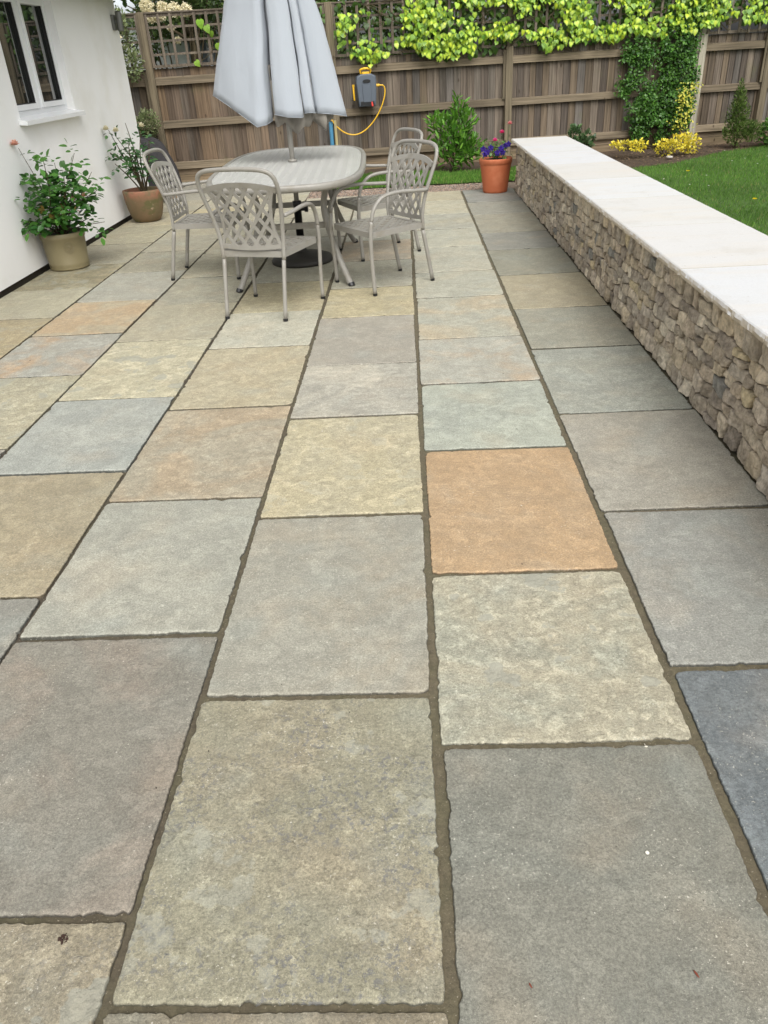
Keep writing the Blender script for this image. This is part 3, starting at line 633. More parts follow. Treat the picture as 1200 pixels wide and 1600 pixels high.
def leaf_mesh(name, mat, kind, pos, axis, nrm, size, col, parent=None, col2=None, wid=1.0, **k):
    V, F, e = TPL[kind]; N = len(pos); nv = len(V)
    axis = axis/np.linalg.norm(axis, axis=1, keepdims=True); xx = np.cross(axis, nrm); xx /= (np.linalg.norm(xx, axis=1, keepdims=True)+1e-9); zz = np.cross(xx, axis)
    if np.isscalar(size): size = np.full(N, size)
    W = np.full(N, wid) if np.isscalar(wid) else wid
    P = pos[:, None, :] + size[:, None, None]*(V[None, :, 0:1]*xx[:, None, :]*W[:, None, None] + V[None, :, 1:2]*axis[:, None, :] + V[None, :, 2:3]*zz[:, None, :])
    P = P.reshape(-1, 3).astype(np.float32)
    c2 = col if col2 is None else col2
    CC = (col[:, None, :]*(1-e[None, :, None]) + c2[:, None, :]*e[None, :, None]).reshape(-1, 3)
    cnt = np.array([len(f) for f in F]); flat = np.concatenate([np.array(f) for f in F])
    idx = (flat[None, :] + (np.arange(N)*nv)[:, None]).ravel().astype(np.int32)
    tot = np.tile(cnt, N).astype(np.int32); st = np.concatenate([[0], np.cumsum(tot)[:-1]]).astype(np.int32)
    me = bpy.data.meshes.new(name); me.vertices.add(len(P)); me.vertices.foreach_set('co', P.ravel())
    me.loops.add(len(idx)); me.loops.foreach_set('vertex_index', idx); me.polygons.add(len(tot)); me.polygons.foreach_set('loop_start', st); me.polygons.foreach_set('loop_total', tot)
    me.update(calc_edges=True); me.validate()
    ca = me.color_attributes.new('Col', 'FLOAT_COLOR', 'POINT'); a = np.ones((len(P), 4), np.float32); a[:, :3] = CC; ca.data.foreach_set('color', a.ravel())
    o = finish(me, name, mat, None, kind != 'blade', **k)
    if parent:
        o.parent = parent; o.matrix_parent_inverse = (Matrix.Translation(parent.location) @ parent.rotation_euler.to_matrix().to_4x4()).inverted()
    return o
MAT_LEAF = vcol('leaf', .42, vs=40, var=.12, bump=0, trans=.28)
MAT_LEAF_MATT = vcol('leaf_matt', .65, vs=40, var=.15, bump=0, trans=.25, spec=.3)
MAT_PETAL = vcol('petal', .6, vs=60, var=.08, bump=0, trans=.35, spec=.2)
MAT_STEM = simple('stem_bark', S(72, 62, 40), .8, .3, 40, bump=.4)
MAT_GSTEM = simple('green_stem', S(70, 88, 44), .6, .3, 40)
def rdir(N, up_=0.0):
    d = rng.normal(size=(N, 3)); d[:, 2] += up_; return d/np.linalg.norm(d, axis=1, keepdims=True)
def cols_(N, a, b, jit=.15):
    t = rng.random((N, 1)); c = np.array(a)[None]*(1-t)+np.array(b)[None]*t; return c*(1+rng.normal(size=(N, 1))*jit).clip(.5, 1.6)
def cloud(blobs, N):
    """points filling ellipsoids (cx,cy,cz,rx,ry,rz), crowded towards the skin; returns points and outward directions"""
    w_ = np.array([b[3]*b[4]+b[4]*b[5]+b[3]*b[5] for b in blobs]); w_ = w_/w_.sum(); ch = rng.choice(len(blobs), N, p=w_)
    B = np.array(blobs)[ch]; d = rdir(N); r = rng.random((N, 1))**.38; return B[:, :3]+d*r*B[:, 3:6], d

# ------------------------------------------------------------------ lawn grass
def grass_patch(N, fx, fy, ok, h0, h1, name, label):
    x = fx(N); y = fy(N); m = np.array([ok(a, b) for a, b in zip(x, y)]); x, y = x[m], y[m]; n_ = len(x)
    pos = np.stack([x, y, np.full(n_, -.003)], 1); ax = rdir(n_)*.55; ax[:, 2] = 1; nr = rdir(n_)
    cl = cols_(n_, S(66, 108, 38), S(106, 144, 58), .22)
    pat = np.array([noise.noise(Vector((a*1.1, b*1.1, 0))) for a, b in zip(x, y)])[:, None]; cl = cl*(1+.35*pat); dry = rng.random(n_) < .03; cl[dry] = np.array(S(160, 150, 100))
    sz = rng.uniform(h0, h1, n_)
    o = leaf_mesh(name, MAT_LEAF_MATT, 'blade', pos, ax, nr, sz, cl, wid=rng.uniform(.09, .16, n_)); tag(o, label=label, cat='grass', kind='stuff')
def ygrad(N, a, b): return a+(b-a)*rng.random(N)**1.0
grass_patch(210000, lambda N: 1.78+(7.2-1.78)*rng.random(N)**1.15, lambda N: ygrad(N, 3.5, 13), lambda x, y: y < bed_y(x) and (x-1.7) < (y*.42+1.2), .018, .045, 'grass', 'short green lawn grass growing behind the pale coping')
grass_patch(42000, lambda N: rng.uniform(-1.85, 1.72, N), lambda N: ygrad(N, 10.15, 11.6), lambda x, y: strip_lo(x) < y < interp(x, STRIP) and (x < 1.2 or x > 1.2), .02, .06, 'grass', 'narrow strip of green grass between gravel and fence')
# gravel pebbles
def pebbles(N, x0, x1, yf, r0, r1, name, label, pal_, zb, cat='gravel'):
    ico = [(0,0,1),(.9,0,.4),(.28,.85,.4),(-.72,.53,.4),(-.72,-.53,.4),(.28,-.85,.4)]; F0 = [(0,1,2),(0,2,3),(0,3,4),(0,4,5),(0,5,1)]
    mb = MB()
    for i in range(N):
        x = random.uniform(x0, x1); y = yf(x); r = random.uniform(r0, r1); a = random.uniform(0, 6.3); ca_, sa_ = math.cos(a)*r, math.sin(a)*r; e = random.uniform(.6, 1)
        mb.add([(x+ca_*p[0]-sa_*p[1]*e, y+sa_*p[0]+ca_*p[1]*e, zb+r*.7*p[2]-r*.2) for p in ico], F0, np.array(random.choice(pal_))*random.uniform(.8, 1.2))
    o = mb.build(name, MAT_PEB); tag(o, label=label, cat=cat, kind='stuff'); return o
MAT_PEB = vcol('pebble', .85, vs=90, var=.2, bump=0)
pebbles(9000, -1.86, 1.2, lambda x: random.uniform(9.67, 10.3), .006, .014, 'gravel', 'strip of small pinkish brown gravel along the patio edge', [S(150,128,112), S(128,112,98), S(170,150,132), S(104,92,82), S(140,118,104), S(120,118,114)], -.012)
pebbles(1600, 1.8, 5.5, lambda x: random.uniform(bed_y(x), fence_y(x)), .008, .022, 'soil_clods', 'loose brown soil crumbs in the bed under the fence', [S(84,68,52), S(66,54,42), S(104,86,66)], -.006, 'soil')

# ------------------------------------------------------------------ ivy along the trellis
def ivy():
    root = empty('ivy', FT(fs_(2.2), 0, 0), label='variegated lime and green heart-leaved ivy spilling over the trellis', cat='climbing plant')
    low = [(-.9, 1.55), (-.6, 1.35), (-.45, 1.30), (-.25, 1.42), (.05, 1.52), (.3, 1.38), (.6, 1.30), (.9, 1.36), (1.2, 1.34), (1.5, 1.44), (1.75, 1.5), (2.0, 1.33), (2.3, 1.40), (2.6, 1.46), (2.9, 1.42), (3.2, 1.50), (3.6, 1.42), (4.0, 1.48), (4.2, 1.5), (4.5, 1.62), (4.9, 1.52), (5.3, 1.6), (5.8, 1.58), (8.5, 1.6)]
    dens = [(-.9, .6), (0, .9), (.5, 1), (2.6, 1), (3.2, .8), (4.0, .95), (4.3, .6), (5.3, .5), (8.5, .5)]
    P, Z = [], []
    tries = 9000
    for _ in range(tries):
        x = random.uniform(-.85, 8.3); lo = interp(x, low); z = random.uniform(lo, 2.18); hole = noise.noise(Vector((x*2.1, z*2.6, 4)))
        if random.random() > interp(x, dens) or hole < -.20+.3*random.random()-.12*(z < 1.62)+.12*(x < .2): continue
        P.append(FT(fs_(x), .045+random.uniform(0, .16)*min(1, (2.25-z)*2+.3), z))
    P = np.array(P); N = len(P)
    ax = rdir(N)*.6+np.array([0, -.25, -1.0]); nr = rdir(N)*.6+np.array([FN.x, FN.y, .55])
    lime = cols_(N, S(228, 236, 70), S(176, 208, 66), .12); green = cols_(N, S(92, 136, 44), S(156, 190, 66), .2)
    pure = rng.random(N) < .32; lime[pure] = cols_(int(pure.sum()), S(84, 128, 46), S(130, 168, 62), .18)
    leaf_mesh('foliage', MAT_LEAF, 'heart', P, ax, nr, rng.uniform(.038, .082, N), lime, root, green)
    # darker leaves deeper in
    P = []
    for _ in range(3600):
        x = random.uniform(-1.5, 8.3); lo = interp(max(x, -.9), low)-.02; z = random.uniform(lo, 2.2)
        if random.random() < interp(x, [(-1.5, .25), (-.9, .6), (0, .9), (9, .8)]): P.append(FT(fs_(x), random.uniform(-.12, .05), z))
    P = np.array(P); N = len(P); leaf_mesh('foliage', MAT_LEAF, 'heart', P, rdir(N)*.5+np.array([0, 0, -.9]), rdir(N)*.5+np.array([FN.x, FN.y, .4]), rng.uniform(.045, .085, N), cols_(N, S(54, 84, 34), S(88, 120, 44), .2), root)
    st = MB()
    for _ in range(70):
        x = random.uniform(-.7, 6); z = random.uniform(1.35, 2.1); pts = [FT(fs_(x), .05, z)]
        for k in range(5): x += random.uniform(-.12, .18); z += random.uniform(-.1, .1); pts.append(FT(fs_(x), random.uniform(.03, .09), max(1.33, z)))
        st.tube(pts, random.uniform(.003, .006), 5, smooth=3)
    sub(root, st, 'stem', MAT_STEM, smooth=True)
ivy()
# sprig of lone leaves on the left trellis
def sprig():
    root = empty('ivy_sprig', FT(fs_(-2.45), 0.03, 1.42), label='few pale green ivy leaves climbing the left trellis panel beside the parasol', cat='climbing plant')
    P = np.array([FT(fs_(x), .05, z) for x, z in ((-2.62, 1.93), (-2.55, 1.86), (-2.5, 1.80), (-2.42, 1.66), (-2.36, 1.68), (-2.3, 1.60), (-2.22, 1.58), (-2.18, 1.66), (-2.75, 1.47))]); N = len(P)
    leaf_mesh('foliage', MAT_LEAF, 'heart', P, rdir(N)*.4+np.array([.2, 0, -.9]), rdir(N)*.3+np.array([0, -1, .5]), rng.uniform(.08, .12, N), cols_(N, S(150, 190, 74), S(130, 176, 60)), root)
    st = MB(); st.tube([FT(fs_(-2.75), .02, 1.42), FT(fs_(-2.5), .03, 1.6), FT(fs_(-2.6), .03, 1.9)], .004, 5); st.tube([FT(fs_(-2.5), .03, 1.6), FT(fs_(-2.2), .03, 1.62)], .003, 5); sub(root, st, 'stem', MAT_STEM)
sprig()

# ------------------------------------------------------------------ dark climber, yellow shrub and bed plants on the right
def climber():
    root = empty('climber', FT(fs_(3.75), .1, 0), label='dense dark green small-leaved climber covering the fence left of the pale post', cat='climbing plant')
    bl = [(3.3, .75, .16, .2), (3.25, 1.3, .2, .12), (3.85, 1.42, .26, .22), (3.78, 1.2, .30, .2), (3.22, 1.05, .20, .2), (3.12, .86, .12, .14), (3.3, 1.2, .2, .1), (3.92, .95, .24, .28), (3.75, .66, .36, .26), (3.45, .55, .26, .2), (3.62, .36, .34, .2), (3.95, .45, .2, .25), (3.5, .2, .2, .14), (3.95, 1.7, .2, .25)]
    P = []
    while len(P) < 7200:
        b = random.choices(bl, [q[2]*q[3] for q in bl])[0]; a = random.uniform(0, 6.283); r = random.random()**.5*(1.0+(.15 if random.random() < .93 else .5)+.3*noise.noise(Vector((a*2, b[0]*7, 0))))
        x, z = b[0]+b[2]*r*math.cos(a), b[1]+b[3]*r*math.sin(a)
        if z < .02 or x > 4.22: continue
        if noise.noise(Vector((x*6, z*6, 1))) < -.3: continue
        P.append(FT(fs_(x), .07+random.random()**.6*(.13 if z > .7 else .22)*(1-.5*r)+.04*noise.noise(Vector((x*7, z*7, 3))), z))
    P = np.array(P); N = len(P); pt = np.array([noise.noise(Vector(p)*5) for p in P])[:, None]
    leaf_mesh('foliage', MAT_LEAF, 'ovate', P, rdir(N)+np.array([0, -.3, .1]), rdir(N)*.7+np.array([FN.x, FN.y, .8]), rng.uniform(.028, .052, N), cols_(N, S(46, 84, 32), S(88, 130, 50), .2)*(1+.5*pt), root)
    P = []
    while len(P) < 220:
        z = random.uniform(.25, .85); x = 3.93+.1*noise.noise(Vector((z*4, 0, 0)))+random.gauss(0, .06)+(.12 if random.random() < .4 else 0); P.append(FT(fs_(x), .26+random.random()*.06, z))
    P = np.array(P); N = len(P); leaf_mesh('foliage', MAT_LEAF, 'ovate', P, rdir(N), rdir(N)*.6+np.array([FN.x, FN.y, .8]), rng.uniform(.025, .045, N), cols_(N, S(214, 204, 84), S(150, 164, 58), .15), root)
    st = MB()
    for k in range(14):
        x = random.uniform(3.3, 4.1); st.tube([FT(fs_(3.7+random.uniform(-.2, .2)), .06, 0), FT(fs_((x+3.7)/2), .08, .5), FT(fs_(x), .06, random.uniform(.9, 1.4))], (.008, .004), 5)
    for k in range(14):
        x = random.uniform(3.3, 3.7); st.tube([FT(fs_(x), .05, 1.25), FT(fs_(x+random.uniform(-.1, .15)), .09, 1.34), FT(fs_(x+random.uniform(-.2, .3)), .06, 1.5)], .003, 4)
    sub(root, st, 'stem', MAT_STEM, smooth=True)
climber()
def leafy(name, label, cat, base, blobs, N, kind, s0, s1, ca_, cb_, mat=MAT_LEAF, upw=.5, col2=None, stems=8, sr=(.007, .003), outw=.8, group=None, nup=.9):
    root = empty(name, base, label=label, cat=cat, group=group)
    P, d = cloud(blobs, N); keep = P[:, 2] > base[2]+.01; P, d = P[keep], d[keep]; n_ = len(P)
    pt = np.array([noise.noise(Vector(p)*6) for p in P])[:, None]
    ax = d*outw+rdir(n_)*.6+np.array([0, 0, upw]); nr = rdir(n_)*.5+np.array([0, 0, nup])+d*.3
    c1 = cols_(n_, ca_, cb_, .16)*(1+.35*pt)
    c2 = cols_(n_, *col2) if col2 else None
    leaf_mesh('foliage', mat, kind, P, ax, nr, rng.uniform(s0, s1, n_), c1, root, c2)
    st = MB(); bz = Vector(base)
    for k in range(stems):
        b = blobs[k % len(blobs)]; e = Vector(b[:3])+Vector((random.uniform(-.6, .6)*b[3], random.uniform(-.6, .6)*b[4], random.uniform(0, .7)*b[5])); m = (bz+e)/2+Vector((random.uniform(-.04, .04), random.uniform(-.04, .04), .03))
        st.tube([bz+Vector((random.uniform(-.03, .03), random.uniform(-.03, .03), -.01)), m, e], sr, 6)
    sub(root, st, 'stem', MAT_STEM, smooth=True)
    return root
# yellow euonymus at the foot of the climber
leafy('euonymus', 'low bright yellow variegated shrub spreading at the foot of the dark climber', 'shrub', (3.6, 11.9, 0),
      [(3.02, 11.95, .15, .16, .12, .05), (3.22, 11.85, .14, .13, .12, .07), (3.62, 11.85, .1, .16, .14, .10), (3.85, 11.85, .16, .2, .16, .11), (3.95, 11.9, .08, .14, .14, .08)], 950, 'ovate', .028, .05, S(252, 234, 86), S(240, 214, 60), col2=(S(244, 226, 90), S(160, 172, 66)), upw=.4)
leafy('conifer', 'small upright feathery green conifer in the bed right of the pale post', 'conifer', (4.72, 12.3, 0),
      [(4.72, 12.3, .22, .2, .16, .2), (4.70, 12.3, .42, .15, .13, .2), (4.69, 12.3, .60, .09, .08, .16), (4.68, 12.3, .76, .035, .035, .1), (4.92, 12.25, .2, .12, .12, .13)], 3800, 'lance', .02, .05, S(64, 92, 38), S(104, 124, 58), mat=MAT_LEAF_MATT, upw=.9, stems=10, sr=(.006, .002))
leafy('leafy_shrub', 'rounded bright green shrub at the far right end of the bed', 'shrub', (5.35, 12.25, 0),
      [(5.35, 12.2, .22, .3, .28, .22), (5.55, 12.25, .32, .25, .25, .2), (5.2, 12.2, .12, .2, .2, .14)], 1700, 'ovate', .035, .065, S(58, 96, 36), S(96, 140, 54), upw=.5)
leafy('small_shrub', 'small dusty green plant against the fence just beyond the coping end', 'shrub', (2.5, 12.25, 0),
      [(2.5, 12.2, .14, .16, .13, .13), (2.4, 12.22, .3, .09, .09, .12), (2.6, 12.25, .22, .1, .1, .1)], 420, 'ovate', .04, .07, S(56, 86, 50), S(92, 116, 74), upw=.6)
leafy('laurel_shrub', 'leafy bright green laurel shrub against the fence behind the terracotta pot', 'shrub', (.66, 11.45, 0),
      [(.66, 11.4, .26, .28, .24, .25), (.62, 11.4, .48, .26, .22, .22), (.78, 11.4, .54, .15, .15, .18), (.42, 11.4, .56, .11, .13, .14), (.72, 11.42, .74, .09, .09, .1), (.70, 11.42, .86, .04, .04, .05), (.84, 11.35, .26, .18, .17, .16)], 1000, 'lance', .07, .13, S(74, 128, 40), S(134, 180, 66), upw=.75, stems=12, col2=(S(60, 106, 36), S(100, 148, 54)))
# variegated shrub squeezed between house corner and fence
leafy('variegated_shrub', 'grey-green variegated shrub between the house corner and the fence, low clump', 'shrub', (-3.85, 11.25, 0),
      [(-3.43, 11.45, .78, .15, .14, .17), (-3.75, 11.35, .72, .22, .18, .2)], 1500, 'ovate', .03, .05, S(120, 138, 96), S(82, 106, 62), col2=(S(190, 192, 150), S(120, 132, 86)), upw=.3)
leafy('variegated_shrub', 'grey-green variegated shrub overhanging the trellis end beside the house, upper clump', 'shrub', (-4.0, 11.95, 0),
      [(-3.52, 11.5, 1.48, .15, .12, .2), (-3.75, 11.6, 1.75, .26, .2, .28), (-3.6, 11.55, 1.95, .12, .12, .16), (-4.0, 11.6, 2.1, .3, .2, .2)], 2400, 'ovate', .03, .055, S(112, 130, 86), S(78, 104, 58), col2=(S(178, 182, 138), S(110, 124, 78)), upw=.3)

# ------------------------------------------------------------------ behind the fence
MAT_WHITEWALL = simple('neighbour_render', S(226, 228, 230), .9, .05, 4)
nb = empty('neighbour_building', (-2.2, 15.6, 0), label='pale neighbouring building glimpsed white through the left trellis', cat='building')
b = MB(); b.box(-5.2, -1.2, 15.2, 18, 0, 2.2); sub(nb, b, 'wall', MAT_WHITEWALL)
b = MB(); b.add([(-5.4, 15.0, 2.2), (-1.0, 15.0, 2.2), (-1.0, 16.6, 3.0), (-5.4, 16.6, 3.0), (-5.4, 18.2, 2.2), (-1.0, 18.2, 2.2)], [(0, 1, 2, 3), (3, 2, 5, 4), (0, 3, 4), (1, 5, 2), (0, 4, 5, 1)]); sub(nb, b, 'roof', simple('light_roof', S(190, 196, 200), .5))
b = MB()
for k in range(9): x = -3.6+k*.2; b.box(x, x+.09, 15.13, 15.17, .9, 1.9)
sub(nb, b, 'window', simple('slats_dark', S(90, 98, 106), .4))
def flowering():
    for i, (bx, by, lab, bl) in enumerate([
        (-3.2, 12.5, 'tall shrub with creamy white flower heads over the left end of the trellis', [(-3.1, 12.35, 2.2, .5, .3, .3), (-2.6, 12.4, 2.3, .5, .3, .3), (-3.5, 12.35, 1.8, .3, .25, .3)]),
        (-2.0, 12.8, 'flowering shrub with thin white blossom behind the trellis next to the parasol', [(-2.1, 12.6, 2.25, .5, .3, .35), (-1.7, 12.6, 1.85, .45, .25, .35), (-2.5, 12.7, 1.75, .3, .2, .25)])]):
        r = leafy('flowering_shrub', lab, 'shrub', (bx, by, 0), bl, 2300, 'ovate', .035, .07, S(58, 82, 40), S(98, 118, 62), upw=.2, stems=14, sr=(.02, .006))
        heads = [[(-3.33, 12.0, 2.12, .09), (-3.28, 11.97, 2.0, .08), (-3.12, 12.0, 2.1, .07), (-2.97, 12.0, 2.06, .09), (-2.82, 12.0, 2.05, .08), (-3.45, 11.95, 1.97, .05), (-3.05, 12.0, 1.86, .04), (-2.98, 11.97, 1.72, .04), (-3.15, 11.95, 2.0, .06), (-3.60, 11.38, 1.78, .04), (-3.62, 11.38, 1.70, .05), (-3.63, 11.38, 1.61, .05), (-3.62, 11.38, 1.54, .04)], [(-1.95, 12.3, 1.92, .08), (-2.1, 12.3, 2.15, .07), (-1.8, 12.3, 1.85, .07), (-2.3, 12.3, 1.88, .06), (-2.35, 12.3, 2.2, .05)]][i]
        P = []
        for (x, y, z, rr) in heads:
            for _ in range(int(5200*rr)): d = Vector((random.gauss(0, 1), random.gauss(0, 1), random.gauss(0, 1))).normalized(); P.append((x+d.x*rr*random.uniform(.6, 1.1), y+d.y*rr*.7, z+d.z*rr*random.uniform(.6, 1)))
        P = np.array(P); n_ = len(P); leaf_mesh('blossom', MAT_PETAL, 'ovate', P, rdir(n_), rdir(n_)+np.array([0, -1, .5]), rng.uniform(.016, .03, n_), cols_(n_, S(238, 232, 206), S(222, 212, 176), .06), r)
flowering()
tb = MB()
def tree(x, y, h, label, a, b_, crown, N=3200, ls=(.06, .12)):
    r = empty('garden_tree', (x, y, 0), label=label, cat='tree', group='trees beyond the fence')
    t_ = MB(); t_.tube([(x, y, 0), (x+.05, y, h*.35), (x, y+.05, h*.75)], (.09, .03), 8, smooth=3)
    for k in range(9):
        z = h*random.uniform(.25, .7); a_ = random.uniform(0, 6.3); t_.tube([(x, y, z), (x+.4*math.cos(a_), y+.4*math.sin(a_), z+.25), (x+.9*math.cos(a_), y+.8*math.sin(a_), z+.5)], (.03, .008), 6)
    sub(r, t_, 'trunk', MAT_STEM, smooth=True)
    P, d = cloud(crown, N); n_ = len(P); pt = np.array([noise.noise(Vector(p)*2.5) for p in P])[:, None]
    leaf_mesh('crown', MAT_LEAF_MATT, 'ovate', P, rdir(n_)+d*.4, rdir(n_)*.6+np.array([0, -.2, .9]), rng.uniform(*ls, n_), cols_(n_, a, b_, .18)*(1+.5*pt), r)
tl = ['dark green garden tree behind the far left trellis', 'broad dark tree behind the parasol', 'mid green bushy tree behind the hose reel', 'dense dark tree behind the middle of the trellis', 'olive green tree behind the climber', 'dark tree beyond the right end of the fence', 'leafy green tree left of the house gable behind the fence']
for i, (x, y, h) in enumerate([(-3.4, 14.4, 3.6), (-1.2, 13.6, 3.4), (.5, 13.9, 3.4), (2.2, 14.1, 3.6), (4.0, 14.4, 3.6), (6.2, 14.6, 3.8), (-5.4, 13.6, 3.2)]):
    cr_ = [(x+random.uniform(-.5, .5), y+random.uniform(-.2, .3), z, random.uniform(.6, .9), random.uniform(.4, .6), random.uniform(.4, .6)) for z in (1.2, 1.8, 2.3, 2.8, 3.2) for _ in range(2 if z < 3 else 1)]
    if i == 0: cr_ = [c for c in cr_ if c[2] > 2.0]
    tree(x, y, h, tl[i], S(52, 74, 34), S(92, 114, 54), cr_, N=4200)

# ------------------------------------------------------------------ hose reel, hose, standpipe
MAT_REEL = simple('grey_plastic', S(84, 92, 102), .45, .08, 8); MAT_YEL = simple('yellow_plastic', S(226, 178, 40), .4, .08, 8); MAT_BLK = simple('black_plastic', S(24, 25, 27), .4, .1, 8)
reel = empty('hose_reel', FT(fs_(-.53), .03, 1.0), math.atan2(FD.y, FD.x), label='grey wall-mounted garden hose reel with yellow handle on the fence', cat='hose reel')
def rl(mb, name, mat, **k): o = mb.build(name, mat, **k); o.parent = reel; return o
# body: rounded housing seen from the front, x = width, z = up, y<0 towards the camera
def slab2(mb, out, y0, y1, col=None, inset=.0):
    n = len(out); cx = sum(p[0] for p in out)/n; cz = sum(p[1] for p in out)/n
    vs = [(x, y1, z) for x, z in out]+[(x, y0+.012, z) for x, z in out]+[(cx+(x-cx)*.93, y0, cz+(z-cz)*.95) for x, z in out]
    mb.add(vs, [(k, (k+1) % n, n+(k+1) % n, n+k) for k in range(n)]+[(n+k, n+(k+1) % n, 2*n+(k+1) % n, 2*n+k) for k in range(n)]+[tuple(range(2*n, 3*n)), tuple(reversed(range(n)))], col)
body = MB(); slab2(body, [(-.12, -.12), (-.11, -.19), (.11, -.19), (.125, -.10), (.135, .10), (.13, .17), (.07, .20), (-.07, .20), (-.13, .17), (-.14, .10)], -.20, -.02)
rl(body, 'housing', MAT_REEL, bevel=.006)
b = MB(); slab2(b, [(-.055, -.14), (.055, -.14), (.062, .03), (.05, .09), (-.05, .09), (-.062, .03)], -.212, -.195); rl(b, 'front_rib', MAT_REEL)
b = MB(); b.add([(.055*math.cos(a), -.2135, .115+.022*math.sin(a)) for a in [k*math.pi/8 for k in range(16)]], [tuple(reversed(range(16)))]); b.add([(.055*math.cos(a), -.19, .115+.022*math.sin(a)) for a in [k*math.pi/8 for k in range(16)]], [tuple(range(16))]); b.v = [(x, y if y < -.2 else y, z) for x, y, z in b.v]; rl(b, 'grip_slot', MAT_BLK)
b = MB(); b.box(-.095, .095, -.204, -.19, -.175, -.125); rl(b, 'hose_guide', MAT_BLK, bevel=.003)
b = MB(); b.tube([(-.06, -.10, .20), (-.07, -.12, .245), (-.03, -.13, .262), (.03, -.13, .262), (.07, -.12, .245), (.06, -.10, .20)], .014, 8); b.box(-.045, .045, -.15, -.08, .195, .225); rl(b, 'handle', MAT_YEL, smooth=False, bevel=.003)
b = MB(); b.tube([(-.175, -.12, .06), (-.175, -.13, -.03), (-.170, -.12, -.11)], .012, 8); b.lathe([(0, 0), (.016, 0), (.016, .03), (0, .03)], 12, (-.175, -.12, .05)); rl(b, 'spray_lance', MAT_YEL)
b = MB(); b.box(-.20, -.14, -.10, .0, -.115, -.10); rl(b, 'wall_bracket', MAT_BLK); 
b = MB(); b.tube([(.06, -.19, -.13), (.065, -.22, -.19)], .012, 8); rl(b, 'nozzle', simple('red_plastic', S(196, 52, 40), .45))
b = MB(); b.tube([(.125, -.10, .055), (.185, -.10, .055)], .018, 10); rl(b, 'connector', MAT_YEL)
hz = empty('garden_hose', FT(fs_(-.36), .10, 1.02), label='thin yellow hose looping down from the reel to the blue standpipe', cat='hose')
pts = [(-.345, 1.055), (-.30, 1.05), (-.275, 1.0), (-.29, .9), (-.35, .76), (-.45, .62), (-.58, .51), (-.72, .465), (-.86, .50), (-.98, .60), (-1.03, .68)]
hb = MB(); hb.tube([FT(fs_(x), .13 if i < 3 else .14-.003*i, z) for i, (x, z) in enumerate(pts)], .0085, 8, smooth=6); sub(hz, hb, 'tube', MAT_YEL, smooth=True)
sp_ = empty('standpipe', FT(fs_(-1.03), .12, 0), label='blue water standpipe beside a thin timber stake behind the table', cat='standpipe')
b = MB(); b.tube([FT(fs_(-1.045), .11, -.02), FT(fs_(-1.045), .11, .70)], .028, 10, smooth=0); sub(sp_, b, 'pipe', simple('blue_pipe', S(70, 128, 160), .5))
b = MB(); b.tube([FT(fs_(-1.045), .12, .66), FT(fs_(-1.03), .17, .67)], .014, 8, smooth=0); sub(sp_, b, 'tap', simple('brass', S(170, 140, 70), .4, metal=.7))
b = MB(); b.box(fs_(-1.0)+0, fs_(-1.0)+.035, -.13, -.09, -.02, .66, np.array(S(170, 158, 118))); o = lf(b, 'timber_stake', MAT_BOARD); o.parent = None; o.matrix_world = Matrix.Translation(FO) @ Matrix.Rotation(math.atan2(FD.y, FD.x), 4, 'Z'); tag(o, label='pale thin timber stake standing beside the blue standpipe', cat='stake')

# ------------------------------------------------------------------ parasol and its base
PX, PY = -.865, 6.40
MAT_ALU = simple('taupe_alu', S(143, 140, 133), .42, .05, 8, spec=.5, stain=S(132, 127, 117), stain_s=9)
def fabric_mat(name, col, sc=900):
    t = NT(name); v = t.coord(); c = t.mix(t.noise(v, 3, 4), [x*.95 for x in col], [x*1.05 for x in col]); t.L(c, t.b.inputs['Base Color'])
    t.b.inputs['Roughness'].default_value = .85; t.b.inputs['Sheen Weight'].default_value = .15; t.b.inputs['Specular IOR Level'].default_value = .2
    h = t.bump(t.noise(t.coord((4, 4, 1.2)), 2.2, 4, .5, .4), .28, .03); h = t.bump(t.noise(v, sc, 2), .2, .001, h); t.L(h, t.b.inputs['Normal'])
    tr = t.n('ShaderNodeBsdfTranslucent'); t.L(c, tr.inputs[0]); mx = t.n('ShaderNodeMixShader'); mx.inputs[0].default_value = .12
    t.L(t.b.outputs[0], mx.inputs[1]); t.L(tr.outputs[0], mx.inputs[2]); t.L(mx.outputs[0], t.out.inputs[0]); return t.m
MAT_FAB = fabric_mat('parasol_cloth', S(172, 178, 185)); MAT_LIN = fabric_mat('parasol_lining', S(140, 135, 126))
par = empty('parasol', (PX, PY, 0), label='closed pale grey garden parasol standing through the oval table', cat='parasol')
b = MB(); b.tube([(PX, PY, .12), (PX, PY, 2.72)], .019, 14, smooth=0); sub(par, b, 'pole', MAT_ALU, smooth=True)
b = MB(); b.lathe([(.02, 0), (.034, 0), (.034, .012), (.024, .02), (.02, .02)], 20, (PX, PY, .742)); sub(par, b, 'collar', MAT_ALU, smooth=True)
# cross-section at the hem, going round (dx, dy, z); doubled points make the sharp folds
hem = [(-.545, .06, 1.21), (-.40, -.07, 1.13), (-.28, -.14, 1.05), (-.205, -.19, 1.0), (-.14, -.175, 1.01), (-.10, -.09, 1.03), (-.11, .01, 1.06), (-.078, -.08, 1.075), (-.068, -.20, 1.075), (.03, -.235, 1.055), (.125, -.205, 1.045), (.138, -.185, 1.05), (.118, -.05, 1.065), (.135, -.06, 1.07), (.145, -.165, 1.07), (.185, -.175, 1.072), (.225, -.165, 1.068), (.218, -.06, 1.066), (.24, -.10, 1.062), (.33, -.10, 1.052), (.440, -.06, 1.03), (.41, .03, 1.04), (.27, .10, 1.07), (.16, .22, 1.02), (.07, .12, 1.08), (-.06, .26, 1.0), (-.16, .12, 1.08), (-.30, .24, 1.05), (-.38, .13, 1.12), (-.50, .14, 1.18)]
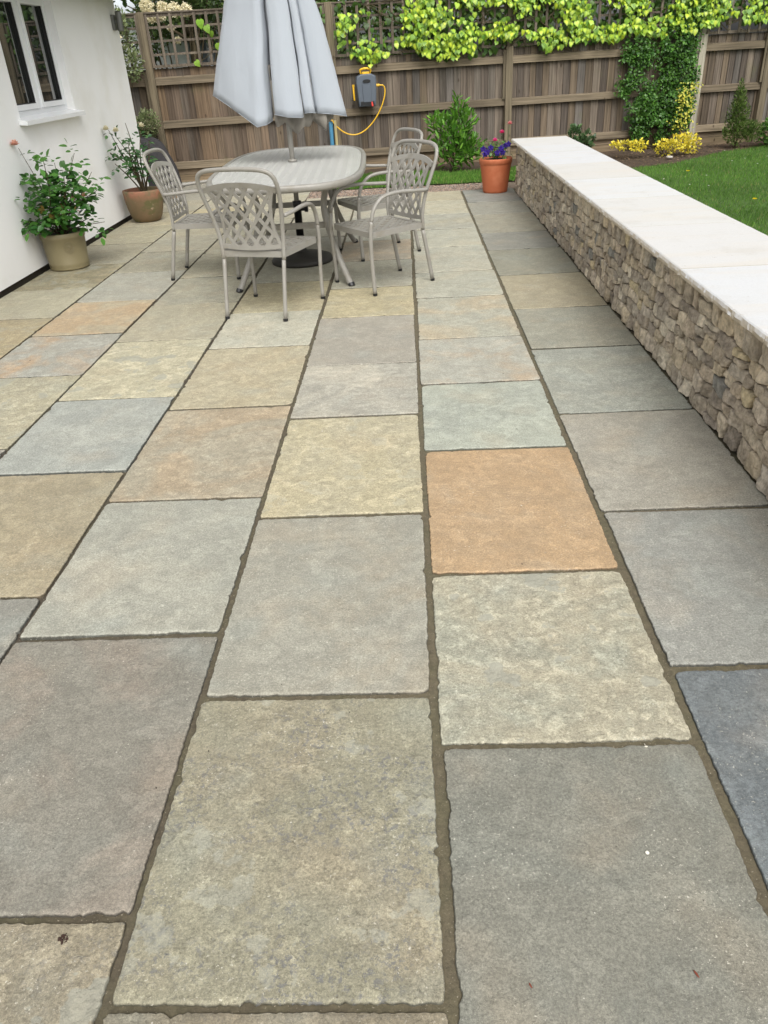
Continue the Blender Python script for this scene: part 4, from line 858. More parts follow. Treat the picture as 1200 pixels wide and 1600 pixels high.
def canopy():
    n = len(hem); Hp = [Vector(p) for p in hem]; mb = MB(); rows = 30; ztop = 2.58; vs = []
    per = []
    for k in range(n):
        for q in range(3): per.append(Hp[k].lerp(Hp[(k+1) % n], q/3))
    m = len(per)
    for j in range(rows+1):
        t = j/rows
        for i, h in enumerate(per):
            ang = math.atan2(h.y, h.x); f = 1-t; rad = math.hypot(h.x, h.y)
            s_ = (1-t)**.92
            bulge = 1+.05*math.sin(math.pi*t)
            cxs = (.045*math.cos(ang), .045*math.sin(ang))
            x = h.x*s_*bulge + cxs[0]*(t); y = h.y*s_*bulge + cxs[1]*(t)
            cen = -.03*(1-t)
            wz = .010*noise.noise(Vector((h.x*7, h.y*7, t*7)))*(1-t*.6)+.004*noise.noise(Vector((h.x*30, h.y*30, t*16)))
            x += wz; y += wz*.8
            z = h.z+(ztop-h.z)*t
            vs.append((PX+x, PY+y, z))
    fs = [(j*m+i, j*m+(i+1) % m, (j+1)*m+(i+1) % m, (j+1)*m+i) for j in range(rows) for i in range(m)]
    b0 = len(vs); vs.append((PX, PY, ztop+.07)); fs += [(rows*m+i, rows*m+(i+1) % m, b0) for i in range(m)]
    mb.add(vs, fs); o = sub(par, mb, 'canopy', MAT_FAB, smooth=True)
    so_ = o.modifiers.new('thick', 'SOLIDIFY'); so_.thickness = .003
    # stitched hem
    hm = MB(); hm.tube([(PX+h.x*1.003, PY+h.y*1.003, h.z+.002) for h in per]+[(PX+per[0].x, PY+per[0].y, per[0].z)], .0016, 5, smooth=0); sub(par, hm, 'hem', MAT_FAB, smooth=True)
    # lining folds hanging below
    ln = MB(); vs = []; N_ = 90
    for j in range(7):
        for i in range(N_):
            a = 2*math.pi*i/N_; fold = .035*math.sin(a*9+.8)+.02*math.sin(a*17); rx = .25+fold*.8; ry = .11+fold*.7
            low_ = 1.0+.03*math.sin(a*6+1)+.02*math.sin(a*13)+ (.09 if math.cos(a) < -.55 else 0)
            vs.append((PX+.06+rx*math.cos(a)*(1-.05*(j == 0)), PY+ry*math.sin(a)*(1-.05*(j == 0)), low_-.02+j*.05))
    ln.add(vs, [(j*N_+i, j*N_+(i+1) % N_, (j+1)*N_+(i+1) % N_, (j+1)*N_+i) for j in range(6) for i in range(N_)]); o = sub(par, ln, 'lining', MAT_LIN, smooth=True)
    m_ = o.modifiers.new('thick', 'SOLIDIFY'); m_.thickness = .003
canopy()
b = MB()
for k in range(8):
    a = k*math.pi/4+.2; b.tube([(PX+.03*math.cos(a), PY+.03*math.sin(a), 2.5), (PX+.10*math.cos(a)+.02, PY+.07*math.sin(a), 1.12)], .006, 6, smooth=0)
sub(par, b, 'ribs', MAT_ALU)
MAT_IRON = simple('dark_resin', S(44, 42, 38), .6, .25, 14, bump=.3, bs=70)
pb = empty('parasol_stand', (PX, PY, 0), label='dark round parasol base with upright tube under the table', cat='parasol base')
b = MB(); b.lathe([(0, .001), (.245, .001), (.25, .02), (.235, .04), (.18, .058), (.08, .075), (.04, .085), (.04, .11), (0, .11)], 48, (PX, PY, 0)); sub(pb, b, 'foot', MAT_IRON, smooth=True)
b = MB(); b.lathe([(.024, .1), (.03, .1), (.03, .42), (.034, .42), (.034, .46), (.021, .46)], 20, (PX, PY, 0)); sub(pb, b, 'tube', MAT_BLK, smooth=True)
b = MB(); b.tube([(PX+.03, PY-.01, .40), (PX+.075, PY-.02, .40)], .014, 8, smooth=0); b.tube([(PX+.06, PY-.02, .40), (PX+.085, PY-.022, .40)], .022, 8, smooth=0); sub(pb, b, 'knob', MAT_BLK)

# ------------------------------------------------------------------ oval table
TX, TY, TR = -.845, 6.27, math.radians(2.0)
TA, TB_, TE, TZ = .545, 1.22, 3.5, .74
table = empty('garden_table', (TX, TY, 0), TR, label='large oval taupe cast-metal patio table with lattice top around the parasol', cat='table')
def tb_add(mb, name, mat=MAT_ALU, **k): o = mb.build(name, mat, **k); o.parent = table; return o
def sup(a, k=1.0, n=TE):
    c, s = math.cos(a), math.sin(a); return (TA*k*abs(c)**(2/n)*(1 if c > 0 else -1), TB_*k*abs(s)**(2/n)*(1 if s > 0 else -1))
def inside(x, y, k): return (abs(x)/(TA-k))**TE+(abs(y)/(TB_-k))**TE < 1
def table_top():
    # woven cast lattice: long ribs with short cross bars, a basket pattern of slots
    mb = MB(); px = .0575; py = .030; nx = int(2*TA/ .0115)+2; ny = int(2*TB_/.0075)+2; cw, ch = .0115, .0075
    solid = {}
    for i in range(-nx//2-1, nx//2+1):
        for j in range(-ny//2-1, ny//2+1):
            x, y = (i+.5)*cw, (j+.5)*ch
            if not inside(x, y, .03): continue
            u = i % 6; v = j % 2; blk = (j // 12 + i // 6) % 2
            hole = False
            if u in (0, 1, 2): hole = (v == 1) and ((j+5*(i//6 % 2)) % 10 < 7)   # row of short slots
            if not inside(x, y, .05) : hole = False
            if math.hypot(x-(PX-TX), y-(PY-TY)) < .06: hole = False
            solid[(i, j)] = not hole
    vid = {}; V = []; F = []
    def vv(i, j, z):
        k = (i, j, z)
        if k not in vid: vid[k] = len(V); V.append((i*cw, j*ch, TZ if z else TZ-.006))
        return vid[k]
    for (i, j), s in solid.items():
        if not s: continue
        F.append((vv(i, j, 1), vv(i+1, j, 1), vv(i+1, j+1, 1), vv(i, j+1, 1))); F.append((vv(i, j, 0), vv(i, j+1, 0), vv(i+1, j+1, 0), vv(i+1, j, 0)))
        for di, dj, a, b_ in ((1, 0, (1, 0), (1, 1)), (-1, 0, (0, 1), (0, 0)), (0, 1, (1, 1), (0, 1)), (0, -1, (0, 0), (1, 0))):
            if solid.get((i+di, j+dj), False) is False: F.append((vv(i+a[0], j+a[1], 1), vv(i+a[0], j+a[1], 0), vv(i+b_[0], j+b_[1], 0), vv(i+b_[0], j+b_[1], 1)))
    mb.add(V, F); return mb
MAT_TABTOP = simple('skylit_table_paint', S(188, 188, 184), .28, .04, 6, spec=.6)  # paler than the frame: reflected sky put into the top's colour
tb_add(table_top(), 'tabletop', MAT_TABTOP)
rim = MB(); N_ = 160; prof = [(-.036, .002), (-.02, .006), (-.004, .003), (.002, -.008), (.0, -.024), (-.006, -.036), (-.02, -.040), (-.034, -.030), (-.036, -.006)]; vs = []
for k in range(N_):
    a = 2*math.pi*k/N_; x, y = sup(a); x2, y2 = sup(a+.001); x3, y3 = sup(a-.001); tx, ty = x2-x3, y2-y3; l = math.hypot(tx, ty) or 1; nx_, ny_ = ty/l, -tx/l
    for dr, dz in prof: vs.append((x+nx_*dr, y+ny_*dr, TZ+dz))
m = len(prof); rim.add(vs, [(k*m+q, k*m+(q+1) % m, ((k+1) % N_)*m+(q+1) % m, ((k+1) % N_)*m+q) for k in range(N_) for q in range(m)]); tb_add(rim, 'rim', smooth=True)
leg0 = None
for sx in (-1, 1):
    for sy_ in (-1, 1):
        lg = MB(); q = [(.40, .74, .0), (.375, .70, .05), (.31, .60, .20), (.245, .50, .40), (.235, .47, .52), (.27, .52, .64), (.33, .60, .715)]
        lg.tube([(sx*x, sy_*y, z+.006) for x, y, z in q], .022, 10, flat=.75, smooth=5); L = tb_add(lg, 'leg', smooth=True)
        ft = MB(); ft.tube([(sx*.405, sy_*.748, 0), (sx*.398, sy_*.738, .02)], .024, 10, smooth=0); f_ = ft.build('foot_cap', MAT_BLK); f_.parent = L
st = MB()
st.box(-.24, .24, -.50, -.465, .36, .40); st.box(-.24, .24, .465, .50, .36, .40); st.box(-.25, -.22, -.465, .465, .36, .40); st.box(.22, .25, -.465, .465, .36, .40)
tb_add(st, 'stretcher', bevel=.005)
st = MB(); st.box(-.33, .33, -.62, -.59, .69, .715); st.box(-.33, .33, .59, .62, .69, .715); st.box(-.34, -.31, -.59, .59, .69, .715); st.box(.31, .34, -.59, .59, .69, .715); tb_add(st, 'top_frame')

# ------------------------------------------------------------------ armchairs
def clip_seg(p, d, infn, lim=.5, n=160):
    """longest runs of the line p+t*d that lie inside the shape"""
    runs = []; cur = None
    for k in range(n+1):
        t = -lim+2*lim*k/n; q = (p[0]+d[0]*t, p[1]+d[1]*t)
        if infn(*q):
            if cur is None: cur = t
            last = t
        elif cur is not None: runs.append((cur, last)); cur = None
    if cur is not None: runs.append((cur, last))
    return [r for r in runs if r[1]-r[0] > .02]
def strip3(mb, pts, w_, th, surf):
    """a flat bar along 2-D points laid on surface surf(u,v,d)"""
    n = len(pts); vs = []
    for k, (u, v) in enumerate(pts):
        a = pts[max(0, k-1)]; b_ = pts[min(n-1, k+1)]; dx, dy = b_[0]-a[0], b_[1]-a[1]; l = math.hypot(dx, dy) or 1; px_, py_ = -dy/l*w_/2, dx/l*w_/2
        for s_, d_ in ((1, -th/2), (1, th/2), (-1, th/2), (-1, -th/2)): vs.append(surf(u+px_*s_, v+py_*s_, d_))
    fs = [(k*4+q, k*4+(q+1) % 4, (k+1)*4+(q+1) % 4, (k+1)*4+q) for k in range(n-1) for q in range(4)]+[(3, 2, 1, 0), tuple((n-1)*4+q for q in range(4))]
    mb.add(vs, fs)
# back surface: u across, v = height; leans back and curves
def yb(z): return interp(z, [(0, -.285), (.38, -.205), (.50, -.205), (.62, -.23), (.75, -.275), (.885, -.33)])
def backsurf(u, v, d): return (u, yb(v)-.0+ .02*(u/.22)**2 - .015 + d, v)
def back_half(v): # concave sides of the lattice
    return interp(v, [(.425, .20), (.46, .185), (.52, .163), (.60, .158), (.68, .172), (.74, .195), (.79, .222)])
def back_top(u): return .795-.030*(abs(u)/.22)**2.2
def in_back(u, v): return .43 < v < back_top(u) and abs(u) < back_half(v)
def seat_half(y): return interp(y, [(-.20, .205), (.235, .245)])
def in_seat(x, y): return -.19 < y < .22 and abs(x) < seat_half(y)-.008
def seatsurf(u, v, d): return (u, v, .405+d-.006*(1-(u/.24)**2))
def make_chair():
    root = empty('patio_chair', (0, 0, 0))
    fr = MB()   # back hoop from seat height up and over
    hoop = [(.205, yb(.36), .36), (.212, yb(.48), .48), (.228, yb(.60), .60), (.245, yb(.70), .70), (.253, yb(.79), .79), (.235, yb(.85), .85), (.185, yb(.877)-.004, .877), (.10, yb(.885)-.008, .886), (0, yb(.886)-.010, .888)]
    path = hoop+[(-x, y, z) for x, y, z in reversed(hoop[:-1])]
    fr.tube(path, .0135, 10, smooth=5, flat=.85)
    fr.build('back_frame', MAT_ALU, root, smooth=True)
    bk = MB(); pitch = .072; th = .007
    for ang in (52, -52):
        d = (math.cos(math.radians(ang)), math.sin(math.radians(ang))); nrm = (-d[1], d[0])
        for k in range(-8, 9):
            p = (nrm[0]*k*pitch*.86, .61+nrm[1]*k*pitch*.86)
            for t0, t1 in clip_seg(p, d, in_back):
                q = [(p[0]+d[0]*(t0+(t1-t0)*i/10), p[1]+d[1]*(t0+(t1-t0)*i/10)) for i in range(11)]
                strip3(bk, q, .020, th if ang > 0 else th+.001, backsurf)
    for s in (-1, 1):
        strip3(bk, [(s*(back_half(v)+.004), v) for v in np.linspace(.425, .775, 18)], .019, th+.003, backsurf)
    strip3(bk, [(u, back_top(u)+.004) for u in np.linspace(-.236, .236, 17)], .03, th+.003, backsurf)
    strip3(bk, [(u, .428+.012*(u/.2)**2) for u in np.linspace(-.205, .205, 13)], .026, th+.003, backsurf)
    bk.build('backrest', MAT_ALU, root)
    se = MB()
    for ang in (45, -45):
        d = (math.cos(math.radians(ang)), math.sin(math.radians(ang))); nrm = (-d[1], d[0])
        for k in range(-9, 10):
            p = (nrm[0]*k*.060, .01+nrm[1]*k*.060)
            for t0, t1 in clip_seg(p, d, in_seat):
                q = [(p[0]+d[0]*(t0+(t1-t0)*i/5), p[1]+d[1]*(t0+(t1-t0)*i/5)) for i in range(6)]
                strip3(se, q, .026, .006 if ang > 0 else .007, seatsurf)
    se.build('seat', MAT_ALU, root)
    sf2 = MB(); hs = lambda y, z: None
    def ringbox(pts, h, t_):
        n = len(pts); cx = 0; vs = []
        for (x, y) in pts:
            for f, z in ((1, .408), (1, .408-h), (1-t_/.24, .408-h), (1-t_/.24, .408)): vs.append((x*f, y*f if abs(y) > .01 else y, z))
        sf2.add(vs, [(k*4+q, k*4+(q+1) % 4, ((k+1) % n)*4+(q+1) % 4, ((k+1) % n)*4+q) for k in range(n) for q in range(4)])
    ringbox([(-.212, -.208), (.212, -.208), (.250, .215), (.243, .232), (.225, .242), (.0, .248), (-.225, .242), (-.243, .232), (-.250, .215)], .036, .028)
    sf2.build('seat_frame', MAT_ALU, root)
    for s in (-1, 1):
        l = MB(); l.tube([(s*.203, yb(.358), .358), (s*.203, yb(.2)-.002, .2), (s*.203, yb(.01), .012)], .0125, 10, smooth=4, flat=1.15); L = l.build('leg', MAT_ALU, root, smooth=True)
        c = MB(); c.tube([(s*.203, -.286, 0), (s*.203, -.284, .016)], .0155, 10, smooth=0); c.build('foot_cap', MAT_BLK, L)
        l = MB(); l.tube([(s*.252, .238, .012), (s*.250, .243, .14), (s*.253, .250, .28), (s*.258, .250, .40), (s*.260, .240, .48)], .0125, 10, smooth=4, flat=1.15); L = l.build('leg', MAT_ALU, root, smooth=True)
        c = MB(); c.tube([(s*.252, .238, 0), (s*.252, .238, .016)], .0155, 10, smooth=0); c.build('foot_cap', MAT_BLK, L)
        a = MB(); a.tube([(s*.260, .240, .478), (s*.262, .222, .545), (s*.266, .175, .602), (s*.268, .11, .628), (s*.266, .0, .634), (s*.258, -.13, .624), (s*.243, -.222, .618)], .0135, 10, smooth=5, flat=.9); a.build('armrest', MAT_ALU, root, smooth=True)
    return root
def copy_tree(o, parent=None):
    c = o.copy(); C.objects.link(c); c.parent = parent
    for ch in o.children: copy_tree(ch, c)
    return c
def face(dx, dy): return math.atan2(dy, dx)-math.pi/2
# centre point (seat centre), facing
chairs = [(-.905, 5.08, face(.135, .47), 'nearest taupe lattice-back armchair, seen from behind at the near end of the table'),
          (-1.53, 6.16, face(1, -.02), 'taupe lattice-back armchair on the left side of the table by the white house'),
          (-.19, 5.59, face(-.392, -.274), 'taupe lattice-back armchair on the right, turned away from the table towards the camera'),
          (-.26, 6.615, face(-.90, -.42), 'taupe lattice-back armchair farthest back on the right, half hidden behind another chair')]
proto = make_chair(); bpy.context.view_layer.update()
for i, (x, y, a, lab) in enumerate(chairs):
    o = proto if i == 0 else copy_tree(proto)
    o.location = (x, y, 0); o.rotation_euler = (0, 0, a); tag(o, label=lab, cat='chair', group='lattice-back armchairs around the oval table')

# ------------------------------------------------------------------ pots and their plants
MAT_OLIVE = simple('olive_glaze', S(132, 122, 92), .45, .06, 6, spec=.5, stain=S(120, 110, 82), stain_s=3)
MAT_COMPOST = simple('compost', S(44, 36, 28), .98, .4, 40, bump=.9, bs=60, bd=.01)
def weather_mat():
    t = NT('weathered_terracotta'); v = t.coord(); sx = t.n('ShaderNodeSeparateXYZ'); t.L(v, sx.inputs[0])
    c = t.mix(t.ramp(t.noise(v, 7, 6, .6), .40, .62), S(150, 102, 80), S(112, 102, 74))
    low_ = t.ramp(t.math('ADD', sx.outputs[2], t.math('MULTIPLY', t.noise(v, 6, 4), .10)), .26, .345, 1, 0)
    c = t.mix(t.math('MULTIPLY', low_, .85), c, t.mix(t.noise(v, 12, 5), S(92, 82, 54), S(120, 102, 74)))
    c = t.mix(t.ramp(t.noise(v, 11, 5, .7, .5), .62, .70, 0, .6), c, S(196, 172, 150)); c = t.mix(t.ramp(t.noise(t.coord((1, 1, 1.6)), 4.5, 3), .55, .66, 0, .7), c, S(86, 88, 48))
    t.L(c, t.b.inputs['Base Color']); t.b.inputs['Roughness'].default_value = .8; t.L(t.bump(t.noise(v, 40, 6, .7), .6, .006), t.b.inputs['Normal']); return t.m
MAT_WEATH = weather_mat()
MAT_TERRA = simple('terracotta', S(178, 98, 62), .75, .1, 10, bump=.25, bs=90, stain=S(190, 116, 82), stain_s=5)
def stems_and_leaves(root, base, tips, nl, ls, c1, c2, pinn=True, spread=.05, stemr=(.006, .002), green=False):
    st = MB(); P, A = [], []
    bz = Vector(base)
    for tp in tips:
        e = Vector(tp); mid = bz.lerp(e, .45)+Vector((random.uniform(-.04, .04), random.uniform(-.04, .04), random.uniform(.02, .07)))
        ps = catmull([bz+Vector((random.uniform(-.03, .03), random.uniform(-.03, .03), 0)), mid, e], 8); st.tube(ps, stemr, 6, smooth=0)
        for _ in range(nl):
            t = random.uniform(.28, 1)**.8; k = min(len(ps)-2, int(t*(len(ps)-1))); p = ps[k].lerp(ps[k+1], random.random())
            d = Vector((random.gauss(0, 1), random.gauss(0, 1), random.gauss(.1, .8))).normalized(); q = p+d*random.uniform(.02, spread)
            for m in range(3 if pinn else 1):   # leaflets of a compound leaf
                side = Vector((-d.y, d.x, 0)).normalized() if abs(d.z) < .99 else Vector((1, 0, 0))
                dd = (d, d*.4+side, d*.4-side)[m]; o_ = q+(d*.03 if m == 0 else Vector((0, 0, 0)))+side*((0, .012, -.012)[m]); P.append(o_); A.append(dd.normalized()+Vector((0, 0, -.15)))
    P = np.array([tuple(p) for p in P]); A = np.array([tuple(a) for a in A]); N = len(P)
    P[:, 0] = np.maximum(P[:, 0], -3.035) if base[0] < -2 else P[:, 0]
    sub(root, st, 'stem', MAT_STEM if not green else MAT_GSTEM, smooth=True)
    return leaf_mesh('foliage', MAT_LEAF, 'ovate', P, A, rdir(N)*.5+np.array([.1, -.3, 1.0]), rng.uniform(*ls, N), cols_(N, c1, c2, .18), root), P
def rosebloom(root, p, r, col):
    P, A, Nn = [], [], []; c = Vector(p)
    for ring, (n, k, op) in enumerate(((4, .35, .3), (5, .6, .6), (6, .9, 1.0))):
        for i in range(n):
            a = 2*math.pi*i/n+ring; d = Vector((math.cos(a)*op, math.sin(a)*op, 1-.6*op)).normalized(); P.append(tuple(c+d*r*.1)); A.append(tuple(d)); Nn.append((-math.cos(a), -math.sin(a), .6))
    N = len(P); leaf_mesh('flower', MAT_PETAL, 'heart', np.array(P), np.array(A), np.array(Nn), np.full(N, r), cols_(N, col, [x*.9 for x in col], .05), root)

p1 = (-2.865, 6.60)
pot = empty('glazed_pot', (*p1, 0), label='olive-green glazed cylinder pot with round emblem against the white wall', cat='plant pot')
b = MB(); b.lathe([(0, .002), (.150, .002), (.158, .008), (.160, .02), (.158, .028), (.162, .034), (.160, .043), (.163, .05), (.160, .058), (.167, .16), (.172, .245), (.178, .25), (.180, .262), (.180, .285), (.176, .292), (.166, .292), (.163, .28), (.160, .25), (0, .25)], 64, (*p1, 0)); sub(pot, b, 'body', MAT_OLIVE, smooth=True)
em = MB(); az = math.radians(-58); ec = Vector((p1[0]+.168*math.cos(az), p1[1]+.168*math.sin(az), .185)); et = Vector((-math.sin(az), math.cos(az), 0)); en = Vector((math.cos(az), math.sin(az), -.03))
def epts(r, n=28): return [ec+et*(r*math.cos(2*math.pi*k/n))+Vector((0, 0, 1))*(r*1.05*math.sin(2*math.pi*k/n))+en*(.004-.5*(r*math.cos(2*math.pi*k/n))**2/.168) for k in range(n+1)]
em.tube(epts(.038), .0028, 6, smooth=0); em.tube(epts(.026), .0018, 6, smooth=0)
for k in range(5):
    a = math.radians(90+(k-2)*32); em.tube([ec+en*.004+Vector((0, 0, -.016)), ec+en*.004+et*(.02*math.cos(a))+Vector((0, 0, .02*math.sin(a)))], .0024, 5, smooth=0)
sub(pot, em, 'emblem', MAT_OLIVE, smooth=True)
b = MB(); b.lathe([(.158, .262), (.10, .268), (0, .27)], 30, (*p1, 0), jit=.0); sub(pot, b, 'compost', MAT_COMPOST)
rose = empty('rose_bush', (*p1, .27), label='bushy dark green rose with one peach bloom growing in the olive pot', cat='plant')
def rp(dx, dz, dy=0): return (p1[0]+dx, p1[1]+dy, dz)
tips1 = [rp(-.15, .93, -.05), rp(-.10, .72, -.1), rp(.05, .80, .08), rp(.22, .86, .1), rp(.18, .70, -.12), rp(.34, .72, .06), rp(.40, .60, -.05), rp(-.13, .55, -.2), rp(-.12, .42, -.28), rp(-.1, .35, -.22), rp(.30, .40, -.1), rp(.36, .34, .05), rp(.1, .65, -.25), rp(0, .62, .15), rp(.25, .55, .2), rp(.08, .48, -.3), rp(.0, .85, .0), rp(.1, .75, .15), rp(.28, .66, -.2), rp(-.12, .66, .12), rp(.02, .5, -.18), rp(.2, .48, -.22)]
_, LP = stems_and_leaves(rose, (p1[0], p1[1], .25), tips1, 15, (.04, .075), S(44, 88, 36), S(84, 132, 54), spread=.09)
rosebloom(rose, rp(-.165, .95, -.06), .042, S(240, 196, 178)); rosebloom(rose, rp(.30, .56, -.1), .03, S(226, 190, 160))
N = 13; P = np.array([rp(random.uniform(.0, .3), random.uniform(.42, .56), random.uniform(-.3, -.15)) for _ in range(N)]); leaf_mesh('foliage', MAT_LEAF, 'ovate', P, rdir(N), rdir(N)+np.array([0, -.5, 1]), rng.uniform(.04, .065, N), cols_(N, S(112, 62, 44), S(120, 104, 48), .15), rose)

p2 = (-2.81, 8.72)
pot = empty('terracotta_pot', (*p2, 0), label='weathered belly-shaped terracotta pot with green staining near the house corner', cat='plant pot')
b = MB(); b.lathe([(0, .002), (.125, .002), (.14, .012), (.165, .06), (.185, .13), (.198, .20), (.205, .27), (.208, .30), (.204, .315), (.192, .318), (.186, .30), (.18, .26), (0, .26)], 56, (*p2, 0), jit=.015); sub(pot, b, 'body', MAT_WEATH, smooth=True)
b = MB(); b.lathe([(.182, .275), (.1, .285), (0, .29)], 30, (*p2, 0)); sub(pot, b, 'compost', MAT_COMPOST)
rose2 = empty('rose_bush', (*p2, .28), label='sparse open rose with pale cream blooms in the weathered terracotta pot', cat='plant')
def rq(dx, dz, dy=0): return (p2[0]+dx, p2[1]+dy, dz)
tips2 = [rq(-.19, .90, -.1), rq(-.12, .84, -.12), rq(-.02, .95, -.05), rq(.10, .86, 0), rq(.16, .78, .05), rq(-.18, .70, -.22), rq(.05, .70, -.1), rq(.22, .55, -.05), rq(-.14, .60, -.26), rq(.15, .64, -.12), rq(0, .78, -.15)]
stems_and_leaves(rose2, (p2[0]+.02, p2[1], .27), tips2, 8, (.04, .065), S(44, 84, 44), S(82, 122, 66), spread=.06, stemr=(.010, .003))
for q in ((-.2, .90, -.14), (-.1, .88, -.15), (.12, .90, 0)): rosebloom(rose2, rq(*q), .045, S(236, 230, 204))

p3 = (1.0, 9.42)
pot = empty('terracotta_pot', (*p3, 0), label='clean orange terracotta pot beside the far end of the stone wall', cat='plant pot')
b = MB(); b.lathe([(0, .002), (.130, .002), (.136, .008), (.139, .03), (.160, .20), (.172, .29), (.174, .30), (.181, .305), (.184, .345), (.181, .355), (.171, .355), (.168, .33), (0, .32)], 56, (*p3, 0)); sub(pot, b, 'body', MAT_TERRA, smooth=True)
b = MB(); b.lathe([(.169, .335), (.1, .345), (0, .35)], 30, (*p3, 0)); sub(pot, b, 'compost', MAT_COMPOST)
fl = empty('bedding_flowers', (*p3, .34), label='purple pansies and pink blooms planted in the orange terracotta pot', cat='flowers')
tips3 = [(p3[0]+.15*math.cos(a)*k, p3[1]+.15*math.sin(a)*k, .36+z) for a, k, z in [(i*.7, random.uniform(.4, 1.1), random.uniform(.04, .15)) for i in range(20)]]
stems_and_leaves(fl, (p3[0], p3[1], .335), tips3, 6, (.025, .045), S(60, 98, 46), S(110, 142, 70), pinn=False, spread=.04, green=True, stemr=(.003, .002))
def pansy(p, r, col):
    c = Vector(p); P, A = [], []
    for k in range(5): a = math.pi/2+k*2*math.pi/5; d = Vector((math.cos(a), -.15, math.sin(a))); P.append(tuple(c)); A.append(tuple(d))
    leaf_mesh('flower', MAT_PETAL, 'heart', np.array(P), np.array(A), np.tile(np.array([[.05, -1, .35]]), (5, 1)), np.full(5, r), cols_(5, col, [x*1.3 for x in col], .1), fl)
for q in [(-.15, -.1, .46), (-.11, -.14, .43), (-.07, -.12, .47), (-.13, -.12, .41), (.04, -.13, .46), (.06, -.12, .42), (.0, -.14, .42), (.13, -.05, .49), (.10, 0, .47)]: pansy((p3[0]+q[0], p3[1]+q[1], q[2]), .036, S(52, 32, 120))
for q, c_ in [((-.02, -.08, .53), S(238, 92, 160)), ((.06, -.02, .60), S(230, 80, 140)), ((.15, .02, .68), S(226, 150, 150))]:
    rosebloom(fl, (p3[0]+q[0], p3[1]+q[1], q[2]), .036, c_)
    s = MB(); s.tube([(p3[0]+q[0]*.6, p3[1], .34), (p3[0]+q[0], p3[1]+q[1], q[2])], .0025, 5, smooth=0); sub(fl, s, 'stem', MAT_GSTEM)

# ------------------------------------------------------------------ dark sack and plant caddy near the house corner
sk = MB(); vs = []; nU, nV = 36, 16; MAT_SACK = simple('dark_sack', S(60, 58, 60), .8, .12, 6, bump=.5, bs=14, bd=.03)
for j in range(nV+1):
    ph = math.pi/2*j/nV
    for i in range(nU):
        a = 2*math.pi*i/nU; e = 1+.08*noise.noise(Vector((math.cos(a)*1.6, math.sin(a)*1.6, ph*2)))
        cx_, sx_ = math.cos(a), math.sin(a); rr = max(0, math.cos(ph))**.45
        vs.append((-3.52+.46*rr*cx_*e-.12*math.sin(ph), 11.32+.26*rr*sx_*e, .62*math.sin(ph)**.8*e+.03*noise.noise(Vector((cx_*3, sx_*3, ph)))))
sk.add(vs, [(j*nU+i, j*nU+(i+1) % nU, (j+1)*nU+(i+1) % nU, (j+1)*nU+i) for j in range(nV) for i in range(nU)])
sk.build('garden_sack', MAT_SACK, smooth=True, label='dark grey slumped sack in the gap behind the house corner', cat='sack')
cad = empty('plant_caddy', (-2.9, 10.02, 0), math.radians(12), label='low wheeled plant caddy lying on the paving behind the left chair', cat='plant caddy')
MAT_CADW = simple('caddy_wood', S(122, 104, 82), .8, .2, 14)
for k in range(4):
    b = MB(); b.box(-.15, .15, -.14+k*.075, -.09+k*.075, .045, .06); o = b.build('slat', MAT_CADW, cad, bevel=.003)
for s in (-1, 1): b = MB(); b.box(s*.11-.015, s*.11+.015, -.14, .135, .030, .044); b.build('bearer', MAT_CADW, cad)
for sx in (-1, 1):
    for s2 in (-1, 1):
        b = MB(); b.tube([(sx*.11-.008, s2*.11, .015), (sx*.11+.008, s2*.11, .015)], .015, 14, smooth=0); b.build('castor', MAT_BLK, cad)
# ------------------------------------------------------------------ bits lying about
def blob(name, label, cat, x, y, r, col, h=.6, el=1.0, z0=0.0, rot=0, sd=0):
    mb = MB(); vs = []; n, m = 14, 6
    for j in range(m+1):
        ph = math.pi*j/m-math.pi/2
        for i in range(n):
            a = 2*math.pi*i/n; e = 1+.35*noise.noise(Vector((math.cos(a)*1.5+sd, math.sin(a)*1.5, ph*1.5+sd))); u, v = r*math.cos(ph)*math.cos(a)*e*el, r*math.cos(ph)*math.sin(a)*e
            vs.append((u*math.cos(rot)-v*math.sin(rot), u*math.sin(rot)+v*math.cos(rot), z0+r*h*(1+math.sin(ph))*.5))
    mb.add(vs, [(j*n+i, j*n+(i+1) % n, (j+1)*n+(i+1) % n, (j+1)*n+i) for j in range(m) for i in range(n)])
    o = mb.build(name, simple(name+'_mat', col, .8, .25, 200), smooth=True, label=label, cat=cat); o.location = (x, y, 0); return o
def px2g(x, y):
    d = rt*((x-600)/F_PX)-up*((y-800)/F_PX)+fw; t = -CAM_H/d.z; return d.x*t, d.y*t
def clump():
    x0, y0 = px2g(98, 1468); mb = MB()
    for k in range(26):
        a = random.uniform(0, 6.3); d = random.random()**.7*.010; r = random.uniform(.0015, .004); cx_, cy2 = x0+d*math.cos(a), y0+d*1.2*math.sin(a); zb = random.uniform(0, .004)*(1-d/.012)
        vs = [(cx_+r*math.cos(t)*random.uniform(.6, 1.1), cy2+r*math.sin(t)*random.uniform(.6, 1.1), zb) for t in [i*math.pi/3 for i in range(6)]]+[(cx_+r*.5*math.cos(t), cy2+r*.5*math.sin(t), zb+r*.8) for t in [i*math.pi/3+.3 for i in range(6)]]
        mb.add(vs, [(i, (i+1) % 6, 6+(i+1) % 6, 6+i) for i in range(6)]+[tuple(range(6, 12))])
    mb.build('soil_clump', simple('soil_clump_mat', S(58, 40, 32), .9, .4, 300), label='dark brown crumbled clump on the speckled slab at the lower left corner', cat='debris')
clump()
blob('pebble', 'tiny white pebble on the large grey slab at the lower right', 'pebble', *px2g(1011, 1333), .0042, S(226, 222, 210), 1.0, sd=2)
